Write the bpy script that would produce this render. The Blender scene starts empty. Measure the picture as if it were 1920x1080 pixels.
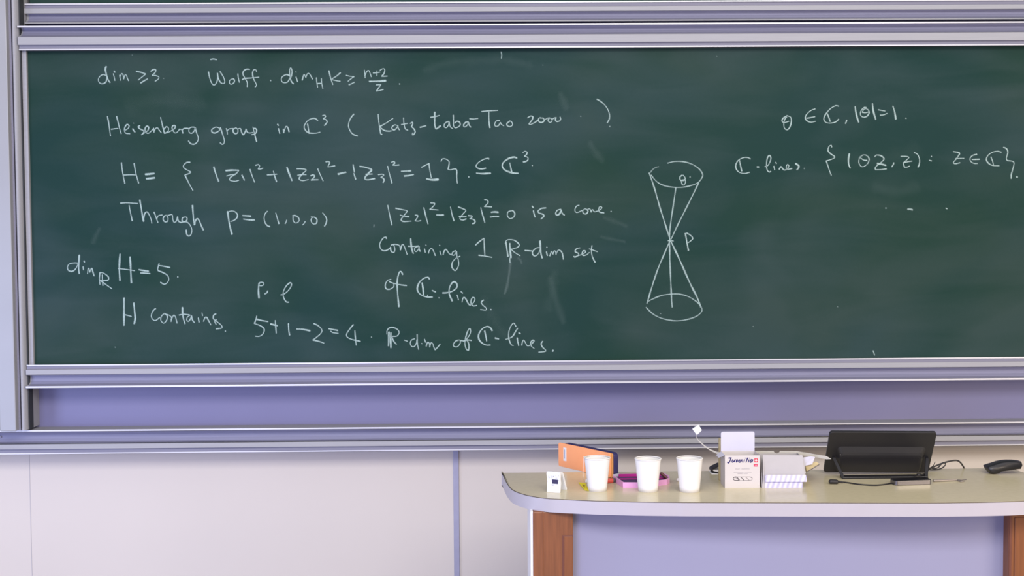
import bpy, bmesh, math, random
from mathutils import Vector, Matrix
random.seed(7)
C = bpy.context.scene.collection
sc = bpy.context.scene

# ------------------------------------------------------------------ camera
F = 2600.0
PITCH, YAW, ROLL = 0.0502, 0.0143, -0.0067
DESK_Z = 0.90
fwd = Vector((math.sin(YAW)*math.cos(PITCH), math.cos(YAW)*math.cos(PITCH), -math.sin(PITCH)))
up0 = Vector((math.sin(YAW)*math.sin(PITCH), math.cos(YAW)*math.sin(PITCH), math.cos(PITCH)))
rt0 = Vector((math.cos(YAW), -math.sin(YAW), 0))
RT = rt0*math.cos(ROLL) + up0*math.sin(ROLL)
UP = up0*math.cos(ROLL) - rt0*math.sin(ROLL)
def ray(px, py):
    return fwd + RT*((px-960)/F) - UP*((py-540)/F)
FRONT_Y = 3.90                                   # front edge of the desk top
_r = ray(1330, 941.8)
CAM_Z = DESK_Z - _r.z/_r.y*FRONT_Y
CAM = Vector((0, 0, CAM_Z))
cd = bpy.data.cameras.new('camera'); cam = bpy.data.objects.new('camera', cd); C.objects.link(cam)
cd.sensor_width = 36; cd.sensor_fit = 'HORIZONTAL'; cd.lens = 36*F/1920
cd.clip_start = 0.05; cd.clip_end = 60
cam.matrix_world = Matrix(((RT.x, UP.x, -fwd.x, 0), (RT.y, UP.y, -fwd.y, 0), (RT.z, UP.z, -fwd.z, CAM_Z), (0, 0, 0, 1)))
sc.camera = cam
def V(px, py, y):                                # picture point -> point on the vertical plane y
    r = ray(px, py); return CAM + r*(y/r.y)
def D(px, py, z=DESK_Z):                         # picture point -> point at height z (the desk top)
    r = ray(px, py); return CAM + r*((z-CAM_Z)/r.z)
def scale_at(p): return F/((p-CAM).dot(fwd))     # pixels per metre

# ------------------------------------------------------------------ light
sc.view_settings.view_transform = 'Standard'; sc.view_settings.look = 'None'
sc.view_settings.exposure = 0.88; sc.view_settings.gamma = 1.0
sc.view_settings.use_curve_mapping = False
w = bpy.data.worlds.new('world'); sc.world = w; w.use_nodes = True
bg = w.node_tree.nodes['Background']; bg.inputs[0].default_value = (1.0, 0.97, 0.98, 1); bg.inputs[1].default_value = 0.22
def area(name, loc, target, sx, sy, power, col):
    l = bpy.data.lights.new(name, 'AREA'); l.shape = 'RECTANGLE'; l.size = sx; l.size_y = sy; l.energy = power; l.color = col
    o = bpy.data.objects.new(name, l); C.objects.link(o); o.location = loc
    o.rotation_euler = (Vector(target)-Vector(loc)).to_track_quat('-Z', 'Y').to_euler(); return o
area('ceiling_lamp', (0.4, 2.7, 3.9), (0.4, 4.5, 0.7), 5.0, 1.8, 11, (0.98, 0.96, 1.0))
area('ceiling_lamp', (0.4, -0.4, 3.7), (0.4, 4.4, 0.4), 5.0, 1.4, 128, (1.0, 0.97, 0.97))
area('window_and_fill', (-2.6, 3.35, 0.95), (0.2, 4.1, 0.9), 0.8, 1.3, 15, (0.50, 0.60, 1.0))
area('window_and_fill', (-1.8, -1.0, 1.0), (0.2, 4.2, 0.7), 2.0, 1.2, 62, (0.40, 0.48, 1.0))  # unseen blue fill behind the camera, added to tint desk front and backing sheet
area('wall_lamp', (3.2, 2.0, 1.5), (1.2, 4.2, 0.8), 1.4, 1.0, 22, (1.0, 0.83, 0.64))

# ------------------------------------------------------------------ materials
def lin(c):
    return tuple(((v/255)/12.92 if v/255 <= 0.04045 else ((v/255+0.055)/1.055)**2.4) for v in c)
def mat(name, c, rough=0.5, metal=0.0, var=0.04, scale=30.0, spec=0.5, bump=0.0, stretch=None):
    m = bpy.data.materials.new(name); m.use_nodes = True
    nt = m.node_tree; b = nt.nodes['Principled BSDF']
    b.inputs['Roughness'].default_value = rough; b.inputs['Metallic'].default_value = metal
    b.inputs['Specular IOR Level'].default_value = spec
    tc = nt.nodes.new('ShaderNodeTexCoord'); n = nt.nodes.new('ShaderNodeTexNoise'); n.inputs['Scale'].default_value = scale
    n.inputs['Detail'].default_value = 4
    mp = nt.nodes.new('ShaderNodeMapping'); nt.links.new(tc.outputs['Object'], mp.inputs[0]); nt.links.new(mp.outputs[0], n.inputs['Vector'])
    if stretch: mp.inputs['Scale'].default_value = stretch
    r = nt.nodes.new('ShaderNodeValToRGB'); L = lin(c)
    r.color_ramp.elements[0].position = 0.3; r.color_ramp.elements[1].position = 0.7
    r.color_ramp.elements[0].color = tuple(max(0, v*(1-var)) for v in L)+(1,)
    r.color_ramp.elements[1].color = tuple(min(1, v*(1+var)) for v in L)+(1,)
    nt.links.new(n.outputs['Fac'], r.inputs[0]); nt.links.new(r.outputs[0], b.inputs['Base Color'])
    if bump:
        bp = nt.nodes.new('ShaderNodeBump'); bp.inputs['Strength'].default_value = bump; bp.inputs['Distance'].default_value = 0.002
        nt.links.new(n.outputs['Fac'], bp.inputs['Height']); nt.links.new(bp.outputs[0], b.inputs['Normal'])
    return m
M = {}
M['alu'] = mat('brushed_aluminium', (164, 163, 166), 0.6, 0.0, 0.04, 6, spec=0.25, stretch=(1, 40, 40))
M['alu_groove'] = mat('shaded_groove', (140, 139, 160), 0.6, 0.0, 0.04, 6, spec=0.25, stretch=(1, 40, 40))  # rail metal again, with the groove's shade and bluish light in its colour
M['alu_grey'] = mat('grey_anodised_strip', (136, 134, 148), 0.6, 0.0, 0.04, 6, spec=0.25, stretch=(1, 40, 40))
M['alu_bright'] = mat('edge_highlight', (208, 206, 209), 0.3, 0.1, 0.03, 6, stretch=(1, 40, 40))  # lighter than the rails: highlight on lips and thin edges put into the colour
M['shadow_slot'] = mat('dark_shadow_slot', (48, 50, 52), 0.7)  # near-black for the guide slot and the painted shadow under the top rail
M['backing'] = mat('grey_backing_sheet', (122, 119, 153), 0.5, 0.0, 0.03, 2)
M['column'] = mat('column_metal', (160, 160, 162), 0.45, 0.05, 0.03, 5)
M['wall'] = mat('cream_wall_laminate', (211, 201, 190), 0.55, 0, 0.015, 2)
M['wall_strip'] = mat('wall_joint_strip', (160, 158, 178), 0.5, 0.1)
M['floor'] = mat('floor_linoleum', (150, 140, 128), 0.5, 0, 0.06, 12)
M['desk_top'] = mat('beige_laminate', (208, 197, 164), 0.22, 0, 0.03, 60, spec=0.35)
M['desk_edge'] = mat('light_edge_band', (184, 178, 184), 0.4, 0, 0.01)
M['edge_line'] = mat('dark_edge_seam', (86, 76, 62), 0.6)
M['desk_front'] = mat('pale_grey_panel', (150, 149, 176), 0.5, 0, 0.01, 4)
M['wood'] = mat('brown_wood', (130, 78, 44), 0.45, 0, 0.16, 14, stretch=(9, 9, 0.5))
M['wood_in'] = mat('brown_wood_inset', (128, 76, 42), 0.45, 0, 0.14, 14, stretch=(9, 9, 0.5))
M['wood_groove'] = mat('dark_wood_groove', (110, 62, 46), 0.6)
M['white'] = mat('white_plastic', (238, 238, 240), 0.35, 0, 0.01)
M['paper'] = mat('white_paper', (232, 229, 226), 0.6, 0, 0.01)
M['box_card'] = mat('box_card', (204, 197, 194), 0.6, 0, 0.01)
M['card'] = mat('white_card', (206, 203, 216), 0.6, 0, 0.01)
M['card_grey'] = mat('grey_card_inside', (178, 173, 174), 0.7, 0, 0.02)
M['tan'] = mat('tan_card', (190, 172, 128), 0.7, 0, 0.05)
M['strip'] = mat('grey_card_strip', (184, 180, 172), 0.6, 0, 0.03)
M['orange'] = mat('orange_card', (255, 168, 112), 0.5, 0, 0.03)
M['gold'] = mat('ochre_lining', (214, 150, 84), 0.5)
M['navy'] = mat('navy_fabric', (44, 40, 92), 0.6, 0, 0.08, 200)
M['lcd'] = mat('dark_lcd', (62, 60, 92), 0.25)
M['print_grey'] = mat('grey_print', (168, 166, 180), 0.6)
M['pink'] = mat('pink_plastic', (240, 172, 222), 0.4)
M['magenta'] = mat('magenta_lining', (176, 30, 130), 0.5)
M['purple'] = mat('dark_purple_lining', (84, 62, 104), 0.6)
M['maroon'] = mat('maroon_plastic', (108, 66, 70), 0.4)
M['red'] = mat('red_plastic', (226, 92, 78), 0.4)
M['red_print'] = mat('red_print', (205, 62, 84), 0.6)
M['blue_print'] = mat('blue_ink', (40, 34, 104), 0.6)
M['darkgreen'] = mat('dark_grey_green', (84, 88, 82), 0.5)
M['yellow'] = mat('yellow_paper', (240, 222, 50), 0.6)
M['olive'] = mat('olive_print', (170, 140, 40), 0.6)
M['black'] = mat('black_plastic', (34, 33, 36), 0.38, 0, 0.05, 60)
M['black_soft'] = mat('black_rubber', (36, 34, 36), 0.5)
M['black_gloss'] = mat('black_gloss', (24, 24, 30), 0.16)
M['silver'] = mat('silver_rim', (118, 114, 118), 0.25, 0.8)
M['grey_metal'] = mat('grey_tool', (150, 140, 132), 0.4, 0.3)
M['dark_print'] = mat('dark_grey_print', (92, 84, 86), 0.6)
M['striped'] = bpy.data.materials.new('lavender_striped_card')
def striped():
    m = M['striped']; m.use_nodes = True; nt = m.node_tree; b = nt.nodes['Principled BSDF']
    tc = nt.nodes.new('ShaderNodeTexCoord'); mp = nt.nodes.new('ShaderNodeMapping')
    mp.inputs['Rotation'].default_value = (0, -0.3, 0)
    wv = nt.nodes.new('ShaderNodeTexWave'); wv.wave_type = 'BANDS'; wv.bands_direction = 'X'; wv.inputs['Scale'].default_value = 22; wv.inputs['Distortion'].default_value = 1.0
    r = nt.nodes.new('ShaderNodeValToRGB'); r.color_ramp.elements[0].color = lin((186, 182, 226))+(1,); r.color_ramp.elements[1].color = lin((222, 219, 234))+(1,)
    nt.links.new(tc.outputs['Object'], mp.inputs[0]); nt.links.new(mp.outputs[0], wv.inputs['Vector']); nt.links.new(wv.outputs['Fac'], r.inputs[0]); nt.links.new(r.outputs[0], b.inputs['Base Color'])
    b.inputs['Roughness'].default_value = 0.6
striped()
def board_mat():
    m = bpy.data.materials.new('green_chalkboard'); m.use_nodes = True; nt = m.node_tree; b = nt.nodes['Principled BSDF']
    b.inputs['Roughness'].default_value = 0.7; b.inputs['Specular IOR Level'].default_value = 0.2
    tc = nt.nodes.new('ShaderNodeTexCoord')
    def noise(scale, st, rot=0.0, dist=0.0, detail=3):
        mp = nt.nodes.new('ShaderNodeMapping'); mp.inputs['Scale'].default_value = st; mp.inputs['Rotation'].default_value = (0, rot, 0)
        n = nt.nodes.new('ShaderNodeTexNoise'); n.inputs['Scale'].default_value = scale; n.inputs['Distortion'].default_value = dist; n.inputs['Detail'].default_value = detail
        nt.links.new(tc.outputs['Object'], mp.inputs[0]); nt.links.new(mp.outputs[0], n.inputs['Vector']); return n
    n1 = noise(1.6, (1, 1, 1.3), 0.0, 0.6, 2); n2 = noise(3.0, (0.6, 1, 2.6), 0.55, 0.8, 4); n3 = noise(90, (1, 1, 1))
    def math_(op, a, bb):
        x = nt.nodes.new('ShaderNodeMath'); x.operation = op
        for i, v in enumerate((a, bb)):
            if isinstance(v, float): x.inputs[i].default_value = v
            else: nt.links.new(v, x.inputs[i])
        return x.outputs[0]
    s = math_('ADD', math_('MULTIPLY', n1.outputs['Fac'], 0.65), math_('MULTIPLY', n2.outputs['Fac'], 0.3))
    s = math_('ADD', s, math_('MULTIPLY', n3.outputs['Fac'], 0.05))
    r = nt.nodes.new('ShaderNodeValToRGB'); e = r.color_ramp.elements
    e[0].position = 0.41; e[0].color = lin((22, 54, 44))+(1,)
    e[1].position = 0.62; e[1].color = lin((46, 66, 61))+(1,)
    n4 = noise(1.7, (0.8, 1, 1.2), -0.4, 0.5, 2)                  # greener and bluer patches of wiped chalk film
    r2 = nt.nodes.new('ShaderNodeValToRGB'); e2 = r2.color_ramp.elements
    e2[0].position = 0.41; e2[0].color = lin((20, 53, 49))+(1,)
    e2[1].position = 0.62; e2[1].color = lin((44, 66, 65))+(1,)
    mr = nt.nodes.new('ShaderNodeMapRange'); mr.inputs[1].default_value = 0.38; mr.inputs[2].default_value = 0.60
    nt.links.new(n4.outputs['Fac'], mr.inputs[0])
    mx = nt.nodes.new('ShaderNodeMix'); mx.data_type = 'RGBA'
    nt.links.new(mr.outputs[0], [i for i in mx.inputs if i.name == 'Factor' and i.type == 'VALUE'][0]); nt.links.new(s, r.inputs[0]); nt.links.new(s, r2.inputs[0])
    cin = [i for i in mx.inputs if i.type == 'RGBA']; nt.links.new(r.outputs[0], cin[0]); nt.links.new(r2.outputs[0], cin[1])
    out = [o for o in mx.outputs if o.type == 'RGBA'][0]
    nt.links.new(out, b.inputs['Base Color'])
    return m
M['board'] = board_mat()
def chalk_mat(name, col, grain=True):
    m = bpy.data.materials.new(name); m.use_nodes = True; nt = m.node_tree
    for n in list(nt.nodes): nt.nodes.remove(n)
    o = nt.nodes.new('ShaderNodeOutputMaterial'); mx = nt.nodes.new('ShaderNodeMixShader'); t = nt.nodes.new('ShaderNodeBsdfTransparent')
    d = nt.nodes.new('ShaderNodeBsdfDiffuse'); d.inputs[0].default_value = lin(col)+(1,)
    a = nt.nodes.new('ShaderNodeAttribute'); a.attribute_name = 'chalk_amount'
    src = a.outputs['Fac']
    if grain:
        tc = nt.nodes.new('ShaderNodeTexCoord'); n = nt.nodes.new('ShaderNodeTexNoise'); n.inputs['Scale'].default_value = 220
        mr = nt.nodes.new('ShaderNodeMapRange'); mr.inputs[1].default_value = 0.3; mr.inputs[2].default_value = 0.6; mr.inputs[3].default_value = 0.72; mr.inputs[4].default_value = 1.0
        mu = nt.nodes.new('ShaderNodeMath'); mu.operation = 'MULTIPLY'
        nt.links.new(tc.outputs['Object'], n.inputs['Vector']); nt.links.new(n.outputs['Fac'], mr.inputs[0]); nt.links.new(mr.outputs[0], mu.inputs[0]); nt.links.new(src, mu.inputs[1]); src = mu.outputs[0]
    nt.links.new(src, mx.inputs[0]); nt.links.new(t.outputs[0], mx.inputs[1]); nt.links.new(d.outputs[0], mx.inputs[2]); nt.links.new(mx.outputs[0], o.inputs[0])
    return m
M['chalk'] = chalk_mat('white_chalk', (172, 194, 188))
M['ink_blue'] = chalk_mat('ink_navy', (40, 34, 104), False)
M['ink_grey'] = chalk_mat('ink_grey', (150, 146, 158), False)
M['ink_dark'] = chalk_mat('ink_dark', (84, 76, 80), False)

# ------------------------------------------------------------------ building helpers
def thing(name, label, cat, loc, group=None):
    o = bpy.data.objects.new(name, None); C.objects.link(o); o.location = loc; o.empty_display_size = 0.05
    o['label'] = label; o['category'] = cat
    if group: o['group'] = group
    return o
def origin_of(parent):
    v = Vector((0, 0, 0))
    while parent is not None: v = v + Vector(parent.location); parent = parent.parent
    return v
def obj(name, bm, m, parent=None, loc=None, smooth=False, label=None):
    """bm is in room coordinates; the object keeps its own origin."""
    me = bpy.data.meshes.new(name)
    base = origin_of(parent); off = Vector(loc) if loc is not None else base
    bmesh.ops.recalc_face_normals(bm, faces=bm.faces)
    bmesh.ops.translate(bm, verts=bm.verts, vec=-off)
    bm.to_mesh(me); bm.free()
    for mm in (m if isinstance(m, (list, tuple)) else [m]): me.materials.append(mm)
    if smooth:
        for p in me.polygons: p.use_smooth = smooth is True or abs(p.normal.z) < 0.9
        if smooth == 'edge': me.set_sharp_from_angle(angle=math.radians(40))
    o = bpy.data.objects.new(name, me); C.objects.link(o)
    if parent is not None: o.parent = parent
    o.location = off-base
    if label: o['label'] = label
    return o
def tag(o, label, cat, group=None):
    o['label'] = label; o['category'] = cat
    if group: o['group'] = group
    return o
def struct(o): o['kind'] = 'structure'; return o
def boxbm(lo, hi, bevel=0.0, seg=2, bm=None):
    b = bmesh.new()
    bmesh.ops.create_cube(b, size=1)
    for v in b.verts:
        v.co = Vector((lo[i] + (v.co[i]+0.5)*(hi[i]-lo[i]) for i in range(3)))
    if bevel: bmesh.ops.bevel(b, geom=list(b.edges), offset=bevel, segments=seg, affect='EDGES', profile=0.5)
    if bm is None: return b
    join(bm, b); return bm
def join(a, b):
    me = bpy.data.meshes.new('tmp'); b.to_mesh(me); b.free(); a.from_mesh(me); bpy.data.meshes.remove(me)
def prism(pts, vec, bevel=0.0, seg=2):
    """closed outline (3D points) pushed along vec"""
    bm = bmesh.new(); vec = Vector(vec); n = len(pts)
    a = [bm.verts.new(Vector(p)) for p in pts]; b = [bm.verts.new(Vector(p)+vec) for p in pts]
    bm.faces.new(a); bm.faces.new(list(reversed(b)))
    for i in range(n): bm.faces.new((a[i], b[i], b[(i+1) % n], a[(i+1) % n]))
    bmesh.ops.recalc_face_normals(bm, faces=bm.faces)
    if bevel:
        bmesh.ops.bevel(bm, geom=list(bm.edges), offset=bevel, segments=seg, affect='EDGES', profile=0.5, clamp_overlap=True)
    return bm
def extrude_x(profile, x0, x1):
    """profile: list of (y,z); runs along x"""
    return prism([(x0, y, z) for y, z in profile], (x1-x0, 0, 0))
def crom(pts, step):
    out = []; n = len(pts)
    if n == 2:
        a, b = pts; k = max(1, int((b-a).length/step)); return [a.lerp(b, i/k) for i in range(k+1)]
    for i in range(n-1):
        p0 = pts[i-1] if i > 0 else pts[i]*2-pts[i+1]; p1 = pts[i]; p2 = pts[i+1]; p3 = pts[i+2] if i+2 < n else pts[i+1]*2-pts[i]
        k = max(2, int((p2-p1).length/step))
        for j in range(k):
            t = j/k
            out.append(0.5*((2*p1)+(p2-p0)*t+(2*p0-5*p1+4*p2-p3)*t*t+(3*p1-p0-3*p2+p3)*t*t*t))
    out.append(pts[-1]); return out
def tubebm(pts, r, seg=10, step=0.004, r1=None):
    P = crom([Vector(p) for p in pts], step); bm = bmesh.new(); rings = []; n = len(P)
    for i, p in enumerate(P):
        t = (P[min(i+1, n-1)]-P[max(i-1, 0)]).normalized()
        ref = Vector((0, 0, 1)) if abs(t.z) < 0.9 else Vector((1, 0, 0))
        a = t.cross(ref).normalized(); b = t.cross(a)
        rr = r if r1 is None else r+(r1-r)*i/(n-1)
        rings.append([bm.verts.new(p+(a*math.cos(q)+b*math.sin(q))*rr) for q in (2*math.pi*k/seg for k in range(seg))])
    for i in range(n-1):
        for k in range(seg): bm.faces.new((rings[i][k], rings[i][(k+1) % seg], rings[i+1][(k+1) % seg], rings[i+1][k]))
    bm.faces.new(rings[0]); bm.faces.new(list(reversed(rings[-1])))
    return bm
def capsulebm(a, b, r, seg=14):
    a = Vector(a); b = Vector(b); d = (b-a).normalized(); bm = bmesh.new(); rings = []
    ref = Vector((0, 0, 1)) if abs(d.z) < 0.9 else Vector((1, 0, 0)); u = d.cross(ref).normalized(); v = d.cross(u)
    st = [(a-d*r*math.cos(q), r*math.sin(q)) for q in (0.15, 0.5, 0.9, 1.3)]+[(a, r), (b, r)]+[(b+d*r*math.cos(q), r*math.sin(q)) for q in (1.3, 0.9, 0.5, 0.15)]
    for c, rr in st: rings.append([bm.verts.new(c+(u*math.cos(2*math.pi*k/seg)+v*math.sin(2*math.pi*k/seg))*rr) for k in range(seg)])
    for i in range(len(rings)-1):
        for k in range(seg): bm.faces.new((rings[i][k], rings[i][(k+1) % seg], rings[i+1][(k+1) % seg], rings[i+1][k]))
    bm.faces.new(rings[0]); bm.faces.new(list(reversed(rings[-1]))); return bm
def lathebm(c, prof, seg=40):
    bm = bmesh.new(); rings = []
    for r, z in prof: rings.append([bm.verts.new((c[0]+r*math.cos(2*math.pi*k/seg), c[1]+r*math.sin(2*math.pi*k/seg), c[2]+z)) for k in range(seg)])
    for i in range(len(rings)-1):
        for k in range(seg): bm.faces.new((rings[i][k], rings[i][(k+1) % seg], rings[i+1][(k+1) % seg], rings[i+1][k]))
    return bm

# strokes of chalk or ink: thin layers lying on a surface
class Strokes:
    def __init__(self, place): self.bm = bmesh.new(); self.ly = self.bm.verts.layers.float.new('chalk_amount'); self.place = place; self.k = 0
    def one(self, pts, h, dens):
        self.k += 1; P = crom(pts, 1.3); n = len(P)
        if n < 2: return
        rows = []
        t0 = (P[1]-P[0]).normalized(); t1 = (P[-1]-P[-2]).normalized()
        path = [P[0]-t0*h*0.8]+P+[P[-1]+t1*h*0.8]
        ph = random.random()*6
        for i, p in enumerate(path):
            t = (path[min(i+1, n+1)]-path[max(i-1, 0)])
            t = t.normalized() if t.length > 1e-6 else t0
            nn = Vector((-t.y, t.x)); end = i in (0, n+1)
            hh = h*(0.86+0.16*math.sin(i*0.21+ph)); dd = dens*(0.92+0.08*math.sin(i*0.33+ph*2))
            if end: hh *= 0.6
            row = []
            for s, a in (((-1.3, 0), (-0.5, 1), (0.5, 1), (1.3, 0)) if dens > 0.22 else ((-1.7, 0), (-0.15, 1), (0.15, 1), (1.7, 0))):
                v = self.bm.verts.new(self.place(p+nn*s*hh, self.k)); v[self.ly] = 0 if end else a*dd; row.append(v)
            rows.append(row)
        for i in range(len(rows)-1):
            for j in range(3): self.bm.faces.new((rows[i][j], rows[i][j+1], rows[i+1][j+1], rows[i+1][j]))
    def text(self, ox, oy, s, z=6.0, h=1.28, dens=0.9):
        for st in s.split(';'):
            st = st.strip()
            if not st: continue
            hh, dd = h, dens
            if st[0] == '(':                                  # (half-width,density) before a stroke
                q, st = st[1:].split(')', 1); hh, dd = (float(v) for v in q.split(','))
            cur = []; segs = []
            for tok in st.split():
                corner = tok.endswith('*'); x, y = tok.rstrip('*').split(',')
                cur.append(Vector((ox+float(x)/z, oy+float(y)/z)))
                if corner: segs.append(cur); cur = [cur[-1]]
            segs.append(cur)
            for g in segs:
                if len(g) == 1: g = [g[0]+Vector((-0.5, -0.3)), g[0]+Vector((0.5, 0.4))]
                self.one(g, hh, dd)

# ------------------------------------------------------------------ the room
BY = 5.00            # face of the big sliding board
WALL_Y = 5.13
X0, X1 = -3.2, 3.4
floor = struct(obj('floor', boxbm((X0, -0.6, -0.05), (X1, WALL_Y+0.2, 0)), M['floor'], loc=(0, 2, 0)))
wall = struct(obj('wall_back', boxbm((X0, WALL_Y, 0), (X1, WALL_Y+0.12, 3.9)), M['wall'], loc=(0, WALL_Y, 0)))
sx0, sx1 = V(850, 900, WALL_Y-0.006).x, V(860.6, 900, WALL_Y-0.006).x
zr = V(960, 838, WALL_Y).z
strip = struct(obj('trim_1', boxbm((sx0, WALL_Y-0.007, 0), (sx1, WALL_Y+0.002, zr), 0.0015), M['wall_strip'], loc=((sx0+sx1)/2, WALL_Y, 0)))
jx = V(56, 900, WALL_Y).x
obj_j = struct(obj('trim_2', boxbm((jx-0.001, WALL_Y-0.0008, 0), (jx+0.001, WALL_Y+0.002, zr)), M['card_grey'], loc=(jx, WALL_Y, 0)))

def rail_profile(rows, by):
    """rows: (picture y on the middle of the picture, distance in front of the board face)"""
    out = []
    for py, d in rows:
        py += -2.6 if py < 200 else (1.4 if py < 725 else 2.1)       # the rail's mean height over its whole length
        p = V(960, py, by-d); out.append((p.y, p.z))
    return out
def rail(name, rows, by, x0, x1, m, parent, label=None):
    prof = rail_profile(rows, by)
    return obj(name, extrude_x(prof, x0, x1), m, parent, label=label)
RIGHT = 2.75

# ---- fixed frame: column, backing sheet, bottom rail
fx = V(0, 400, 4.93).x-0.03
frame = thing('board_frame', 'fixed aluminium frame with left column, grey backing sheet and long bottom rail on the wall', 'frame', (0, WALL_Y, V(960, 843, WALL_Y).z))
zb = V(960, 795, 5.0).z; ztop = 3.6
def colx(px, y): return V(px, 60, y).x
obj('column', boxbm((V(2, 750, 4.95).x, 4.93, zb), (colx(11.6, 4.93), WALL_Y, ztop), 0.003), M['column'], frame)
obj('column_channel', boxbm((colx(11.6, 4.96), 4.958, zb), (colx(21, 4.96), WALL_Y, ztop)), M['alu_grey'], frame)
cx0, cx1 = colx(21.5, 4.95), colx(33, 4.95)
pr = []
for q in range(9):
    a = math.pi*q/8*0.5; pr.append((cx0+(cx1-cx0)*(0.25+0.75*math.sin(a)), 4.952+0.05*(1-math.cos(a))))
pr = [(cx0, 5.12), (cx0, 4.956), (cx0+0.003, 4.952)]+pr+[(cx1, 5.12)]
obj('column_guide', prism([(x, y, zb) for x, y in pr], (0, 0, ztop-zb)), M['alu'], frame, smooth=False)
obj('guide_slot', boxbm((cx1-0.002, 4.972, zb), (cx1+0.0012, 5.016, ztop)), M['shadow_slot'], frame)
obj('backing_sheet', boxbm((V(40, 760, 5.085).x, 5.085, V(960, 800, 5.085).z), (RIGHT, WALL_Y, V(960, 40, 5.085).z)), M['backing'], frame)
obj('backing_edge', boxbm((V(41, 760, 5.07).x, 5.06, zb), (V(46.5, 760, 5.07).x, 5.09, V(960, 725, 5.06).z), 0.002), M['alu_grey'], frame)
rb = obj('bottom_rail', extrude_x(rail_profile([
    (790.5, 0.0), (796.6, 0.095), (797.2, 0.100), (799.3, 0.100), (799.9, 0.096), (800.6, 0.060), (805, 0.052), (812, 0.054), (818, 0.062), (821.0, 0.078),
    (821.6, 0.066), (822.8, 0.066), (823.2, 0.086), (832.0, 0.086), (832.3, 0.070), (839.0, 0.070), (839.3, 0.078), (841.3, 0.078), (841.8, 0.07), (841.8, 0.0)], 5.085), X0+0.2, RIGHT), M['alu'], frame)
obj('rail_strip', extrude_x(rail_profile([(832.2, 0.02), (832.2, 0.0745), (839.1, 0.0745), (839.1, 0.02)], 5.085), X0+0.2, RIGHT), M['alu_grey'], rb)
obj('rail_groove', extrude_x(rail_profile([(800.2, 0.03), (800.2, 0.0615), (805, 0.0535), (812, 0.0555), (818, 0.0635), (820.8, 0.0795), (820.8, 0.03)], 5.085), X0+0.2, RIGHT), M['alu_groove'], rb)
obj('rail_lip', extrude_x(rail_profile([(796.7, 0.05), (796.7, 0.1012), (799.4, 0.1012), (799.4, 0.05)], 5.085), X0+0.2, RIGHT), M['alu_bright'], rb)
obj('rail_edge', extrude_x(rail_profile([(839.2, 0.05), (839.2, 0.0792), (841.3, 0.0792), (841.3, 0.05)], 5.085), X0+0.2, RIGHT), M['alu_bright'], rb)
obj('rail_bolt', lathebm((0, 0, 0), [(0.0, 0.004), (0.0035, 0.004), (0.005, 0.002), (0.005, 0)], 16), M['alu_grey'], rb, loc=(0, 0, 0)).matrix_local = Matrix.Translation(Vector((V(1, 819, 5.03).x, 5.03-WALL_Y, V(1, 819, 5.03).z-frame.location.z))) @ Matrix.Rotation(math.pi/2, 4, 'X')

# ---- upper board, mostly above the picture
UY = 5.055
ux0 = V(45, 18, 5.02).x
ub = thing('chalkboard', 'upper green chalkboard, only its bottom rail showing along the top of the picture', 'chalkboard', (0, UY, V(960, 43, UY).z))
obj('writing_surface', boxbm((ux0+0.01, UY, V(960, 6, UY).z), (RIGHT, UY+0.018, 3.4)), M['board'], ub)
r = rail('rail', [(5.2, 0.0), (5.2, 0.028), (7.6, 0.028), (8.0, 0.018), (14.6, 0.018), (15.0, 0.034), (23.8, 0.034), (24.2, 0.03), (24.8, 0.008), (28, 0.004), (33, 0.006), (37.5, 0.014), (40.2, 0.030), (40.6, 0.034), (42.8, 0.034), (43.2, 0.03), (43.2, 0.0)], UY, ux0, RIGHT, M['alu'], ub)
obj('rail_strip', extrude_x(rail_profile([(8.0, 0.01), (8.0, 0.0215), (14.7, 0.0215), (14.7, 0.01)], UY), ux0, RIGHT), M['alu_grey'], r)
obj('rail_groove', extrude_x(rail_profile([(24.4, 0.0), (24.4, 0.0095), (28, 0.0055), (33, 0.0075), (37.5, 0.0155), (39.8, 0.0305), (39.8, 0.0)], UY), ux0+0.008, RIGHT), M['alu_groove'], r)
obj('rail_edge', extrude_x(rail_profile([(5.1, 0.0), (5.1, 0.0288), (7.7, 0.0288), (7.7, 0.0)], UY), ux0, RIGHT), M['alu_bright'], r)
obj('side_guide', boxbm((V(33.5, 20, 5.03).x, 5.02, V(960, 40, 5.03).z), (V(37.5, 20, 5.03).x, 5.06, 3.4), 0.003), M['alu'], ub)

# ---- the big board with the writing
mx0 = V(33.5, 75, 4.955).x
mb = thing('chalkboard', 'large green chalkboard covered in white chalk mathematics, between its two aluminium rails', 'chalkboard', (0, BY, V(960, 718, BY).z))
surf = obj('writing_surface', boxbm((V(46, 300, BY).x, BY, V(960, 680, BY).z), (RIGHT, BY+0.018, V(960, 88, BY).z)), M['board'], mb)
rt_ = rail('top_rail', [(46.9, 0.0), (46.9, 0.048), (49.6, 0.048), (50.0, 0.044), (50.6, 0.014), (55, 0.008), (60, 0.012), (64, 0.022), (67.2, 0.044), (67.8, 0.046),
     (82.4, 0.046), (82.8, 0.028), (89.8, 0.028), (90.0, 0.036), (92.2, 0.036), (92.6, 0.030), (92.6, 0.0)], BY, mx0, RIGHT, M['alu'], mb)
obj('rail_strip', extrude_x(rail_profile([(82.6, 0.0), (82.6, 0.0325), (89.9, 0.0325), (89.9, 0.0)], BY), mx0, RIGHT), M['alu_grey'], rt_)
obj('rail_groove', extrude_x(rail_profile([(50.3, 0.0), (50.3, 0.0155), (55, 0.0095), (60, 0.0135), (64, 0.0235), (66.9, 0.0445), (66.9, 0.0)], BY), mx0+0.008, RIGHT), M['alu_groove'], rt_)
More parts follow.
